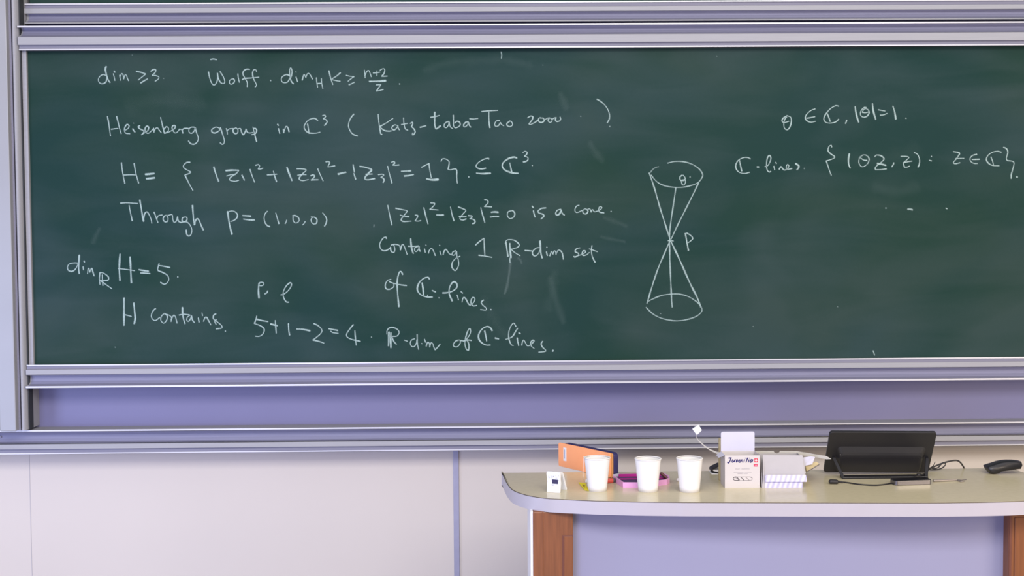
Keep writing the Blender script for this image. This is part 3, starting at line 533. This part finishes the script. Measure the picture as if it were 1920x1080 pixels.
tag(obj('capsule', capsulebm(wb+Vector((0, 0, 0.005)), wb+Vector((0.001, 0, 0.009)), 0.0045), M['paper'], loc=wb, smooth=True), 'small white rounded cap beside the yellow tea tag', 'cap')

# kitchen timer: folded white shell standing like a small easel
fl, fr = D(1025.0, 922.5), D(1050.0, 925.5)
ax = (fr-fl).normalized(); wdt = (fr-fl).length
ang = math.radians(27); dy = Vector((math.sin(ang), math.cos(ang), 0)); ax = Vector((math.cos(ang), -math.sin(ang), 0))
hT = V(1030, 882.5, fl.y+0.01).z-DESK_Z
wdt = 0.0425
tm = thing('digital_timer', 'small white digital timer standing on its folding leg at the rounded desk end', 'timer', (fl+fr)/2)
def tp(u, d, z): return fl+ax*u+dy*d+Vector((0, 0, z))
hh = hT
front = [(0.004, hh), (0.0005, hh*0.97), (-0.0015, hh*0.90), (-0.001, hh*0.80), (0.0025, hh*0.62), (0.004, hh*0.48), (0.003, hh*0.34), (0.0005, hh*0.18), (-0.001, 0.0)]
back = [(0.007, 0.0), (0.0095, hh*0.2), (0.012, hh*0.45), (0.0105, hh*0.62), (0.012, hh*0.78), (0.014, hh*0.86)]
obj('front_shell', prism([tp(0, d, z) for d, z in front+back+[(0.016, hh*0.93), (0.014, hh*0.985)]], ax*wdt, 0.0012), M['white'], tm)
legp = [(0.010, hh*0.985), (0.024, hh*0.95), (0.031, hh*0.86), (0.039, hh*0.6), (0.056, 0.004), (0.055, 0.0), (0.050, 0.0), (0.032, hh*0.55), (0.024, hh*0.80), (0.019, hh*0.88), (0.012, hh*0.90)]
obj('stand_leg', prism([tp(0.001, d, z) for d, z in legp], ax*(wdt-0.002), 0.0008), M['white'], tm)
def dface(z):                                      # front surface depth at height z
    for (d0, z0), (d1, z1) in zip(front, front[1:]):
        if z1 <= z <= z0: return d0+(d1-d0)*(z0-z)/(z0-z1)
    return 0
def patch(u0, u1, z0, z1, off=0.0006): return [tp(u0, dface(z0)-off, z0), tp(u1, dface(z0)-off, z0), tp(u1, dface(z1)-off, z1), tp(u0, dface(z1)-off, z1)]
obj('screen', prism(patch(0.0165, 0.0355, hh*0.42, hh*0.63), dy*0.001), M['lcd'], tm)
mk = bmesh.new()
for (u, z, ww, h2) in [(0.006, .80, .003, .012), (0.006, .745, .003, .012), (0.0065, .69, .004, .014), (0.0135, .82, .004, .014), (0.014, .755, .004, .014), (0.016, .70, .003, .014), (0.0215, .745, .0022, .06), (0.028, .82, .003, .012), (0.030, .76, .005, .012), (0.0285, .69, .006, .014), (0.038, .82, .003, .02), (0.0375, .60, .002, .02)]:
    join(mk, prism(patch(u, u+ww, z*hh, (z+h2)*hh, 0.0004), dy*0.0006))
obj('key_print', mk, M['print_grey'], tm)
obj('start_button', prism(patch(0.0150, 0.0225, hh*0.33, hh*0.385, 0.001), dy*0.002, 0.0004), M['print_grey'], tm)

# orange case with navy back
a, b = D(1047.2, 874.2), D(1145.5, 897.0)
e = (b-a).normalized(); nrm = Vector((-e.y, e.x, 0))            # away from the camera
LN = (b-a).length
hL = V(1047.2, 828.3, a.y).z-DESK_Z; hR = V(1145.5, 851.3, b.y).z-DESK_Z
oc = thing('pencil_case', 'orange-faced case with navy back and small white label, on edge behind the first cup', 'case', (a+b)/2)
def op(u, z, d): return a+e*u+Vector((0, 0, z))+nrm*d
def rounded(u0, u1, z0, z1, r, d, n=5):
    pts = []
    for cu, cz, s in ((u1-r, z0+r, -90), (u1-r, z1-r, 0), (u0+r, z1-r, 90), (u0+r, z0+r, 180)):
        for k in range(n+1):
            t = math.radians(s+90*k/n); pts.append(op(cu+r*math.cos(t), cz+r*math.sin(t), d))
    return pts
hM = (hL+hR)/2
obj('orange_panel', prism(rounded(0, LN-0.004, 0.001, hM, 0.006, 0), nrm*0.004, 0.001), M['orange'], oc)
obj('lining', prism(rounded(0.004, LN+0.003, 0.0008, hM-0.001, 0.006, 0.004), nrm*0.004, 0.0008), M['gold'], oc)
obj('navy_back', prism(rounded(0.016, LN+0.007, 0, hM+0.001, 0.014, 0.008), nrm*0.017, 0.004, 3), M['navy'], oc, smooth=True)
lu0, lu1 = LN*0.10, LN*0.158
lb = obj('paper_label', prism([op(lu0, hM*0.28, -0.0004), op(lu1, hM*0.28, -0.0004), op(lu1, hM*0.84, -0.0004), op(lu0, hM*0.84, -0.0004)], nrm*0.0008), M['paper'], oc)
obj('label_print', prism([op(lu0+0.005, hM*0.38, -0.0007), op(lu0+0.0085, hM*0.38, -0.0007), op(lu0+0.0085, hM*0.76, -0.0007), op(lu0+0.005, hM*0.76, -0.0007)], nrm*0.0004), M['print_grey'], lb)

# red marker lying behind the first cup
r0 = D(1132, 906.5); r1 = D(1147.5, 905.5); rd = 0.0075
rm = thing('marker_pen', 'red marker pen with dark cap lying between the first cup and pink tray', 'marker', (r0+r1)/2)
obj('barrel', capsulebm(r0+Vector((0, 0, rd)), r1+Vector((0, 0, rd)), rd), M['red'], rm, smooth=True)
r2 = D(1152.5, 904.5)
obj('cap', capsulebm(r1+Vector((0.003, 0, rd)), r2+Vector((0.002, 0, rd)), rd*0.86), M['darkgreen'], rm, smooth=True)

# pink tray
ph = 0.0165
outp = [D(1168, 914.6), D(1200, 914.8), D(1250.5, 909.0), D(1255.5, 905.5), D(1254, 901.5), D(1246, 897.5), D(1200, 898.6), D(1153, 899.6), D(1150, 902.0)]
cpk = sum(outp, Vector((0, 0, 0)))/len(outp)
pk = thing('open_tray', 'open pink tray with magenta and purple inside, behind the middle cup', 'tray', cpk)
def shrink(pts, t): 
    n = len(pts); out = []
    for i in range(n):
        p = pts[i]; q = (pts[i-1]-p).normalized()+(pts[(i+1) % n]-p).normalized()
        c = (cpk-p); out.append(p+c.normalized()*t)
    return out
bmw = bmesh.new(); inn = shrink(outp, 0.004); n = len(outp)
vo0 = [bmw.verts.new(p) for p in outp]; vo1 = [bmw.verts.new(p+Vector((0, 0, ph))) for p in outp]
vi1 = [bmw.verts.new(p+Vector((0, 0, ph))) for p in inn]; vi0 = [bmw.verts.new(p+Vector((0, 0, 0.003))) for p in inn]
for i in range(n):
    j = (i+1) % n
    bmw.faces.new((vo0[i], vo0[j], vo1[j], vo1[i])); bmw.faces.new((vo1[i], vo1[j], vi1[j], vi1[i])); bmw.faces.new((vi1[i], vi1[j], vi0[j], vi0[i]))
bmw.faces.new(vo0); bmw.faces.new(vi0)
obj('shell', bmw, M['pink'], pk)
inn2 = shrink(outp, 0.0044)
obj('lining', prism([p+Vector((0, 0, 0.0032)) for p in inn2], (0, 0, 0.008)), M['purple'], pk)
def bar(p, q, z0, z1, wdth, m, name, par):
    d = (q-p).normalized(); nn = Vector((-d.y, d.x, 0))*wdth/2
    return obj(name, prism([p-nn+Vector((0, 0, z0)), q-nn+Vector((0, 0, z0)), q+nn+Vector((0, 0, z0)), p+nn+Vector((0, 0, z0))], (0, 0, z1-z0), 0.0006), m, par)
bar(D(1160, 900.6), D(1240, 899.0), 0.011, 0.0195, 0.004, M['magenta'], 'divider', pk)
bar(D(1160, 906.2), D(1246, 904.2), 0.011, 0.0150, 0.004, M['magenta'], 'divider', pk)
bar(D(1150.5, 901.6), D(1160.0, 899.8), 0.012, 0.0195, 0.007, M['card'], 'corner_highlight', pk)  # pale block standing in for the highlight on the tray's back left corner
mp0 = D(1249.5, 905.0)
s1 = V(1240.5, 888.0, mp0.y-0.002)
mrr = 0.0048
tag(obj('lip_balm', capsulebm(mp0+Vector((0, 0, ph-0.002)), s1, mrr), M['maroon'], loc=mp0, smooth=True), 'maroon stick leaning up out of the right end of the pink tray', 'stick')
wc = D(1272, 903)
tag(obj('capsule', capsulebm(wc+Vector((0, 0, 0.0055)), wc+Vector((0.022, 0.004, 0.0055)), 0.0055), M['paper'], loc=wc, smooth=True), 'white rounded stick half hidden behind the cup nearest the chalk box', 'stick')

# printed chalk box with its lid up
f0 = D(1359.3, 915.0); f1 = D(1424.4, 915.2); fy = (f0.y+f1.y)/2; bz = V(1390, 854.0, fy).z; bd = 0.078
bx0, bx1 = V(1359.3, 900, fy).x, V(1424.4, 900, fy).x
cb = thing('chalk_box', 'white printed chalk box with its lid flap standing up', 'box', ((bx0+bx1)/2, fy+bd/2, DESK_Z))
th = 0.0012
body = bmesh.new()
boxbm((bx0, fy, DESK_Z), (bx1, fy+th, bz), bm=body); boxbm((bx0, fy+bd-th, DESK_Z), (bx1, fy+bd, bz), bm=body)
boxbm((bx0, fy+th, DESK_Z), (bx0+th, fy+bd-th, bz), bm=body); boxbm((bx1-th, fy+th, DESK_Z), (bx1, fy+bd-th, bz), bm=body); boxbm((bx0+th, fy+th, DESK_Z), (bx1-th, fy+bd-th, DESK_Z+th), bm=body)
obj('body', body, M['box_card'], cb)
lz = V(1390, 809.3, fy+bd).z
def lidpts(inset, r, y, n=6):
    x0, x1 = bx0+0.0008, bx1-0.0008; pts = [Vector((x1, y, bz-0.002)), Vector((x1, y, lz-r))]
    for k in range(n+1):
        t = math.radians(90*k/n); pts.append(Vector((x1-r+r*math.cos(t), y, lz-r+r*math.sin(t))))
    for k in range(n+1):
        t = math.radians(90+90*k/n); pts.append(Vector((x0+r+r*math.cos(t), y, lz-r+r*math.sin(t))))
    pts.append(Vector((x0, y, bz-0.002))); return pts
obj('lid', prism(lidpts(0, 0.006, fy+bd), (0, th, 0)), M['card'], cb)
obj('side_flap', prism([Vector((bx0, fy+0.006, bz)), Vector((bx0, fy+bd-0.006, bz)), Vector((bx0-0.016, fy+bd-0.012, bz-0.010)), Vector((bx0-0.016, fy+0.02, bz-0.010))], (0.0004, 0, 0.001)), M['card'], cb)
def on_box(p, k): return V(p.x, p.y, fy-0.0003-0.00001*k)
def ink(name, m, t, z=15.0, h=0.7, dens=1.0):
    s = Strokes(on_box); s.text(1345, 845, t, z=z, h=h, dens=dens); return obj(name, s.bm, m, cb)
ink('lettering', M['ink_blue'], '(1.1,1)320,212 355,206 398,206; (1.23,1)378,212 366,265 345,312 320,345 298,340 292,322; (1.17,1)430,252 412,308 425,328 445,318 478,282; (1.17,1)496,252 474,318; (1.17,1)522,256 535,270 530,326 555,310 576,270 562,252;'
    '(1.04,1)600,298 640,280 645,262 625,256 600,290 602,320 622,328 650,310; (1.17,1)682,254 658,326; 666,302 700,258 720,262 715,285 702,326; (1.17,1)768,254 748,326; (1.17,1)790,212 792,214; (1.30,1)850,205 836,250 808,326; (1.17,1)892,254 870,326; (1.17,1)905,212 907,214;'
    '(1.10,1)990,262 955,256 925,290 925,322 950,322 985,275; (1.17,1)1000,255 978,322')
ink('small_print', M['ink_grey'], '(.45,.55)508,512 540,511 580,513 632,510; (.45,.5)682,511 740,512 800,510 905,511; (.45,.5)462,605 540,604 640,606 735,604; (.45,.5)770,604 850,606 960,604; (.45,.5)568,654 640,652 705,655; (.45,.5)735,653 800,655 852,652')
ink('window_print', M['ink_dark'], '(.5,.45)985,790 975,815 930,832 700,838 520,836; (.5,.5)500,738 700,736 900,738 965,750 985,785; (.8,.95)560,745 500,738 455,760 448,790 470,825 520,834 600,830; (1.2,.85)555,755 585,790 620,828; (.7,.6)480,770 520,760 540,785; (1.0,.8)660,742 705,785 750,830; (.8,.5)800,742 850,790 890,825; (.6,.4)930,742 965,765')
cr0, cr1 = on_box(Vector((1414.3, 859.4)), 1), on_box(Vector((1420.9, 867.0)), 1)
ym = fy-0.0004
em = obj('emblem', boxbm((cr0.x, ym, cr1.z), (cr1.x, fy+0.0002, cr0.z)), M['red_print'], cb)
pc = (cr0+cr1)/2; q1 = (cr1.x-cr0.x)
a_, b_ = q1*0.34, q1*0.12
crs = [(-b_, -a_), (b_, -a_), (b_, -b_), (a_, -b_), (a_, b_), (b_, b_), (b_, a_), (-b_, a_), (-b_, b_), (-a_, b_), (-a_, -b_), (-b_, -b_)]
bmx = prism([Vector((pc.x+x, ym-0.0002, pc.z+z)) for x, z in crs], (0, 0.0003, 0))
obj('emblem_cross', bmx, M['paper'], em)
lr0, lr1 = on_box(Vector((1413.1, 870.0)), 1), on_box(Vector((1420.7, 874.6)), 1)
rl = obj('red_label', boxbm((lr0.x, ym, lr1.z), (lr1.x, fy+0.0002, lr0.z)), M['red_print'], cb)
obj('label_print', boxbm((lr0.x+0.004, ym-0.0002, (lr0.z+lr1.z)/2-0.0005), (lr1.x-0.002, ym, (lr0.z+lr1.z)/2+0.0006)), M['pink'], rl)

# second, opened box
g0 = D(1429.0, 914.8); g1 = D(1504.6, 914.8); gy = (g0.y+g1.y)/2; gx0, gx1 = V(1429.0, 900, gy).x, V(1504.6, 900, gy).x
gz = V(1470, 853.6, gy+0.03).z; gd = 0.075
ob = thing('opened_box', 'plain white box with torn-open front and striped lower lip, right of the printed box', 'box', ((gx0+gx1)/2, gy+gd/2, DESK_Z))
zlip1 = V(1470, 903.2, gy).z; zlip0 = V(1470, 890.2, gy-0.006).z
xs = V(1435.2, 905, gy).x
obj('striped_base', boxbm((xs, gy, DESK_Z), (gx1, gy+0.0014, zlip1+0.001)), M['striped'], ob)
obj('striped_lip', prism([V(1435.5, 903.4, gy-0.007), V(1512.5, 903.4, gy-0.007), V(1513.0, 899, gy-0.007), V(1511.0, 890.2, gy-0.004), V(1437.5, 890.2, gy-0.004), V(1435.3, 893, gy-0.005)], (0, 0.0014, 0)), M['striped'], ob)
obj('inner_panel', prism([V(1435.0, 903, gy+0.004), V(1508.5, 893, gy+0.004), V(1510.8, 886, gy+0.012), V(1504.5, 853.6, gy+0.03), V(1430.2, 853.2, gy+0.03), V(1431.5, 872, gy+0.02)], (0, 0.0014, 0)), M['card_grey'], ob)
obj('side_panel', prism([Vector((gx0, gy, DESK_Z)), Vector((gx0, gy+gd, DESK_Z)), Vector((gx0, gy+gd, gz)), Vector((gx0, gy+0.03, gz))], (0.0014, 0, 0)), M['card_grey'], ob)
obj('side_cheek', prism([Vector((gx0+0.0014, gy+0.0006, DESK_Z)), Vector((xs+0.001, gy+0.0006, DESK_Z)), V(1430.6, 861, gy+0.012)], (0, 0.0012, 0)), M['card_grey'], ob)
obj('side_panel', prism([Vector((gx1-0.0014, gy, DESK_Z)), Vector((gx1-0.0014, gy+gd, DESK_Z)), Vector((gx1-0.0014, gy+gd, gz)), Vector((gx1-0.0014, gy+0.03, gz))], (0.0014, 0, 0)), M['card_grey'], ob)
obj('back_panel', boxbm((gx0, gy+gd-0.0014, DESK_Z), (gx1, gy+gd, gz-0.002)), M['card_grey'], ob)
obj('white_flap', prism([V(1505, 858, gy+0.045), V(1520.5, 855.6, gy+0.04), V(1528.2, 857.0, gy+0.04), V(1523.0, 870.5, gy+0.04), V(1506, 874, gy+0.045)], (0, 0.001, 0)), M['card'], ob)
obj('tan_flap', prism([D(1509.8, 885.2)+Vector((0, 0.0, 0.002)), V(1510.5, 871.5, gy+0.05), V(1531, 865.8, gy+0.055), V(1536.6, 870.2, gy+0.05), V(1512.5, 885.2, gy+0.05)], (0, 0.0012, 0)), M['tan'], ob)
obj('flap_edge', tubebm([V(1511.7, 885.4, gy+0.048), V(1524, 878.4, gy+0.048), V(1536.3, 870.8, gy+0.048)], 0.0012, 6), M['dark_print'], ob)

# long bent card strip behind the boxes, with a square tab
sy = fy+bd+0.012
top = [(1306.2, 819.0), (1309.5, 825.0), (1320.5, 834.3), (1331.0, 842.0), (1344.0, 847.0), (1360.0, 848.8), (1400.0, 846.0), (1424.0, 845.3), (1450.2, 845.2), (1452.0, 848.2), (1456.5, 850.2), (1461.0, 848.2), (1462.6, 845.3), (1494.0, 845.8), (1520.0, 850.2), (1549.5, 855.2), (1558.8, 860.6)]
bot = [(1550.0, 861.4), (1543.0, 860.2), (1520.0, 855.5), (1502.0, 853.2), (1462.0, 853.0), (1424.0, 853.0), (1400.0, 854.5), (1362.0, 857.2), (1350.0, 853.6), (1338.0, 848.5), (1327.0, 842.0), (1317.0, 834.6), (1308.3, 826.0), (1305.0, 819.6)]
def sdepth(px): return sy-(0.02 if px > 1540 else 0.0)
bs = thing('card_strip', 'long bent grey card strip with thumb notch and square white tab, behind the boxes', 'strip', (V(1400, 850, sy).x, sy, DESK_Z))
bmS = bmesh.new()
def strip_geom():
    n = len(top)
    import bisect
    bx_ = sorted(bot)
    def bot_at(px):
        for (x0, y0), (x1, y1) in zip(bx_, bx_[1:]):
            if x0 <= px <= x1: return y0+(y1-y0)*(px-x0)/(x1-x0) if x1 > x0 else y0
        return bx_[0][1] if px < bx_[0][0] else bx_[-1][1]
    rows = []
    for (px, py) in top:
        yy = sy-0.03*max(0, (px-1500)/58)
        t = V(px, py, yy); b2 = V(px if px < 1550 else 1556, max(bot_at(px), py+0.9) if px < 1555 else py+0.4, yy)
        rows.append([bmS.verts.new(t), bmS.verts.new(b2), bmS.verts.new(b2+Vector((0, 0.0012, 0))), bmS.verts.new(t+Vector((0, 0.0012, 0)))])
    for r_a, r_b in zip(rows, rows[1:]):
        for k in range(4): bmS.faces.new((r_a[k], r_a[(k+1) % 4], r_b[(k+1) % 4], r_b[k]))
    bmS.faces.new(rows[0]); bmS.faces.new(list(reversed(rows[-1])))
strip_geom()
obj('strip', bmS, M['strip'], bs)
tabp = [V(1298.3, 804.8, sy-0.003), V(1309.8, 796.6, sy-0.003), V(1316.3, 806.8, sy-0.003), V(1306.6, 816.0, sy-0.003)]
obj('tab', prism(tabp, (0, 0.009, 0), 0.001), M['white'], bs)
obj('tab_neck', tubebm([V(1306.4, 815, sy+0.001), V(1305.3, 818, sy+0.001), V(1306.6, 821.5, sy+0.0006)], 0.0008, 8), M['strip'], bs)
tb0 = V(1348.5, 850, sy+0.03); tb1 = V(1392, 850, sy+0.03)
tag(obj('card_block', boxbm((tb0.x, sy+0.03, DESK_Z), (tb1.x, sy+0.045, V(1354, 822.5, sy+0.03).z), 0.001), M['tan'], loc=(tb0.x, sy+0.03, DESK_Z)), 'tan card standing behind the printed chalk box, one edge showing', 'card')

# small pad with black covers
nb = D(1343, 889)
nt_ = thing('notepad', 'small white pad with black covers, half hidden left of the printed box', 'notepad', nb)
yb = nb.y
def npad(pts, dpt, m, name): return obj(name, prism([V(x, y, yb) for x, y in pts], (0, dpt, 0)), m, nt_)
npad([(1334.0, 889.6), (1352, 889.9), (1352, 888.2), (1334.6, 887.4)], 0.045, M['white'], 'base')
npad([(1334.4, 882.4), (1352, 887.2), (1352, 888.2), (1334.0, 884.4)], 0.045, M['black_soft'], 'cover')
npad([(1336.2, 880.6), (1352, 881.0), (1352, 886.6), (1337.5, 882.9)], 0.044, M['paper'], 'pages')
npad([(1334.0, 884.4), (1333.6, 881.5), (1336, 878.4), (1350.5, 871.6), (1350.8, 873.6), (1337, 880.4), (1336, 883)], 0.045, M['black_soft'], 'cover')

# ------------------------------------------------------------------ touch panel seen from behind
pyb = D(1640, 887.5).y
pyt = pyb-0.088
BL, BR, TL, TR = V(1543.6, 885.6, pyb), V(1741.2, 886.4, pyb), V(1557.2, 810.6, pyt), V(1756.2, 811.6, pyt)
tpn = thing('touch_panel', 'black touch panel on a bent stand, seen from behind on the desk', 'monitor', ((BL+BR)/2).to_tuple()[:2]+(DESK_Z,))
U = ((BR-BL)+(TR-TL)).normalized(); Wd = ((BR-BL).length+(TR-TL).length)/2
C0 = (BL+BR)/2; Vv = ((TL+TR)/2-C0); Ht = Vv.length; Vv = Vv.normalized(); Nn = U.cross(Vv).normalized()
if Nn.y > 0: Nn = -Nn                                   # towards the camera
def pp(u, v, d): return C0+U*(u*Wd)+Vv*(v*Ht)+Nn*d
def rrect(u0, u1, v0, v1, r, d, n=6):
    ru, rv = r/Wd, r/Ht; pts = []
    for cu, cv, s in ((u1-ru, v0+rv, -90), (u1-ru, v1-rv, 0), (u0+ru, v1-rv, 90), (u0+ru, v0+rv, 180)):
        for k in range(n+1):
            t = math.radians(s+90*k/n); pts.append(pp(cu+ru*math.cos(t), cv+rv*math.sin(t), d))
    return pts
obj('back_shell', prism(rrect(-0.5, 0.5, 0, 1, 0.009, 0), -Nn*0.010, 0.003, 3), M['black'], tpn)
obj('screen', prism(rrect(-0.47, 0.47, 0.04, 0.96, 0.004, -0.0095), -Nn*0.0012), M['black_gloss'], tpn)
bmB = bmesh.new()                                          # raised housing: sloped shoulders
rings = [rrect(-0.41, 0.43, 0.04, 0.66, 0.014, -0.001), rrect(-0.385, 0.405, 0.06, 0.55, 0.013, 0.009), rrect(-0.372, 0.392, 0.075, 0.50, 0.012, 0.0125), rrect(-0.355, 0.375, 0.10, 0.45, 0.011, 0.0135)]
vr = [[bmB.verts.new(p) for p in rg] for rg in rings]; n = len(rings[0])
for va, vb in zip(vr, vr[1:]):
    for i in range(n): bmB.faces.new((va[i], va[(i+1) % n], vb[(i+1) % n], vb[i]))
bmB.faces.new(vr[-1]); bmB.faces.new(list(reversed(vr[0])))
obj('rear_housing', bmB, M['black'], tpn)
obj('status_light', lathebm((0, 0, 0), [(0.0, 0.0012), (0.0008, 0.0008), (0.001, 0)], 10), M['white'], tpn, loc=(0, 0, 0)).matrix_local = Matrix.Translation(pp(-0.378, 0.50, 0.0095)-Vector(tpn.location)) @ Nn.to_track_quat('Z', 'Y').to_matrix().to_4x4()
sA, sB = D(1577, 896.5), D(1739, 896.0)
st_y = (sA.y+sB.y)/2
obj('stand_base', boxbm((sA.x, st_y-0.014, DESK_Z), (sB.x, st_y+0.022, DESK_Z+0.007), 0.002), M['black'], tpn)
def armbm(p, q, wdt_, thick=0.006):
    d = (q-p).normalized(); sx = Vector((wdt_/2, 0, 0)); return prism([p-sx, p+sx, q+sx, q-sx], (0, thick, 0), 0.0012)
obj('stand_arm', armbm(Vector((sA.x+0.004, st_y-0.010, DESK_Z+0.004)), pp(-0.43, 0.40, 0.004), 0.010), M['black'], tpn)
obj('stand_arm', armbm(Vector((sB.x-0.005, st_y-0.010, DESK_Z+0.004)), pp(0.455, 0.40, 0.004), 0.010), M['black'], tpn)
obj('stand_plate', boxbm((V(1722, 893, st_y).x, st_y+0.004, DESK_Z+0.0072), (sB.x-0.012, st_y+0.02, DESK_Z+0.0092), 0.0005), M['silver'], tpn)

# plug and cable in front of the panel
p0 = D(1563, 901.5)
pl = thing('plug_cable', 'thin black cable with a chunky plug, lying in front of the touch panel', 'cable', p0)
cr = 0.0022
def dz(px, py, z): return D(px, py, DESK_Z+z)
obj('plug', capsulebm(dz(1558, 903.0, 0.0075), dz(1568, 903.5, 0.0065), 0.0072), M['black_soft'], pl, smooth=True)
obj('plug_tail', tubebm([dz(1568, 903.5, 0.006), dz(1574, 903.2, 0.005), dz(1582, 904.2, 0.0035)], 0.004, 10, r1=0.0024), M['black_soft'], pl, smooth=True)
obj('cord', tubebm([dz(1572, 903, cr), dz(1590, 905, cr), dz(1612, 908.2, cr), dz(1640, 909.8, cr), dz(1662, 907.8, cr), dz(1684, 903.4, cr+0.001), dz(1704, 898.5, 0.0125), dz(1720, 892.5, 0.0125), dz(1730, 889.5, 0.012), dz(1738, 887.0, 0.006)], cr, 8), M['black_soft'], pl, smooth=True)

# bundle of cables at the right of the panel
k0 = D(1744, 884)
kb = thing('cable_bundle', 'looped black cables behind the right edge of the touch panel, arching over the desk edge', 'cable', k0)
ky = D(1770, 883.5).y
def kv(*pts): return [V(x, y, ky+dyy) for x, y, dyy in pts]
obj('cord', tubebm(kv((1738, 880, 0), (1750, 875.5, 0), (1762, 870.5, 0), (1776, 866, 0), (1790, 863.4, 0.004), (1797, 864.5, 0.008), (1803, 870, 0.03), (1808.5, 879.5, 0.062), (1811.5, 890, 0.075)), 0.0026, 10), M['black_soft'], kb, smooth=True)
obj('cord', tubebm(kv((1738, 879.5, 0.004), (1748, 880.8, 0.004), (1760, 879.8, 0.004), (1768, 876.5, 0.002), (1773, 870.5, 0), (1770, 868.2, -0.002), (1764, 871.0, -0.002), (1760, 876, 0), (1752, 878.5, 0.002), (1744, 877.0, 0.004)), 0.0020, 8), M['black_soft'], kb, smooth=True)
obj('tie', tubebm(kv((1746, 876.5, -0.003), (1750.5, 872, -0.003), (1753.5, 865.8, -0.003)), 0.0014, 8), M['black_soft'], kb, smooth=True)

# dark slab with a silver rim and its grey tail
d0, d1 = D(1682, 910.8), D(1744, 908.6)
ph_ = thing('phone', 'dark flat device with a bright silver rim at the desk front, below the touch panel', 'device', (d0+d1)/2)
de = (d1-d0).normalized(); dn = Vector((-de.y, de.x, 0)); dl = (d1-d0).length
def slab(m0, m1, dd, z0, z1, r, n=6):
    pts = []
    for cu, cv, s in ((m1-r, r, -90), (m1-r, dd-r, 0), (m0+r, dd-r, 90), (m0+r, r, 180)):
        for k in range(n+1):
            t = math.radians(s+90*k/n); pts.append(d0+de*(cu+r*math.cos(t))+dn*(cv+r*math.sin(t))+Vector((0, 0, z0)))
    return prism(pts, (0, 0, z1-z0), 0.0018, 3)
zz = V(1715, 902.0, d0.y).z-DESK_Z
obj('rim', slab(-0.006, dl+0.006, 0.042, 0.0004, zz, 0.008), M['silver'], ph_, smooth=False)
obj('top_face', slab(-0.0045, dl+0.0045, 0.0405, zz-0.001, zz+0.0016, 0.007), M['black_gloss'], ph_)
t0 = D(1750, 903.8); t1 = D(1796, 901.6)
tl = thing('screwdriver', 'slim grey tool with a forked tip lying to the right of the silver-rimmed device', 'tool', (t0+t1)/2)
obj('shaft', tubebm([t0+Vector((0, 0, 0.004)), t1+Vector((0, 0, 0.003))], 0.0038, 10, r1=0.0022), M['grey_metal'], tl, smooth=True)
obj('tip', tubebm([t1+Vector((-0.001, 0, 0.003)), dz(1802, 900.3, 0.004), dz(1812, 899.2, 0.004)], 0.0016, 8, r1=0.0009), M['dark_print'], tl, smooth=True)
obj('tip', tubebm([t1+Vector((-0.001, 0, 0.003)), dz(1802, 903.0, 0.002), dz(1808, 902.4, 0.002)], 0.0022, 8, r1=0.0012), M['grey_metal'], tl, smooth=True)

# dark rounded device propped on its end
h0 = D(1866, 888.6); hy = h0.y
mc = thing('handset', 'glossy black wedge-shaped device propped at the right end of the desk', 'device', h0)
sil = [(1848.0, 875.5), (1851.5, 873.6), (1856.3, 871.8), (1864, 869.2), (1871.3, 866.6), (1879, 864.9), (1887.2, 863.8), (1900, 864.0), (1911.4, 865.2), (1912.4, 870.6), (1909.2, 878.4), (1903, 879.2), (1890, 881.2), (1872.5, 884.0), (1871.0, 886.4), (1865, 888.4), (1859.5, 888.6), (1854.5, 887.3), (1850.5, 882.5)]
bmM = bmesh.new(); lay = []
for off, sc_ in ((0.0, 0.80), (0.004, 0.92), (0.012, 1.0), (0.034, 1.0), (0.042, 0.92), (0.046, 0.80)):
    pts = [V(x, y, hy+0.010) for x, y in sil]; c = sum(pts, Vector((0, 0, 0)))/len(pts); bot_z = min(p.z for p in pts)
    lay.append([bmM.verts.new(Vector((c.x+(p.x-c.x)*(0.94+0.06*sc_), hy-0.012+off, max(bot_z, c.z+(p.z-c.z)*sc_)))) for p in pts])
for La, Lb in zip(lay, lay[1:]):
    for i in range(len(sil)): bmM.faces.new((La[i], La[(i+1) % len(sil)], Lb[(i+1) % len(sil)], Lb[i]))
bmM.faces.new(lay[0]); bmM.faces.new(list(reversed(lay[-1])))
zmin = min(v.co.z for v in bmM.verts)
bmesh.ops.translate(bmM, verts=bmM.verts, vec=(0, 0, DESK_Z-zmin))
obj('body', bmM, M['black'], mc, smooth=True)
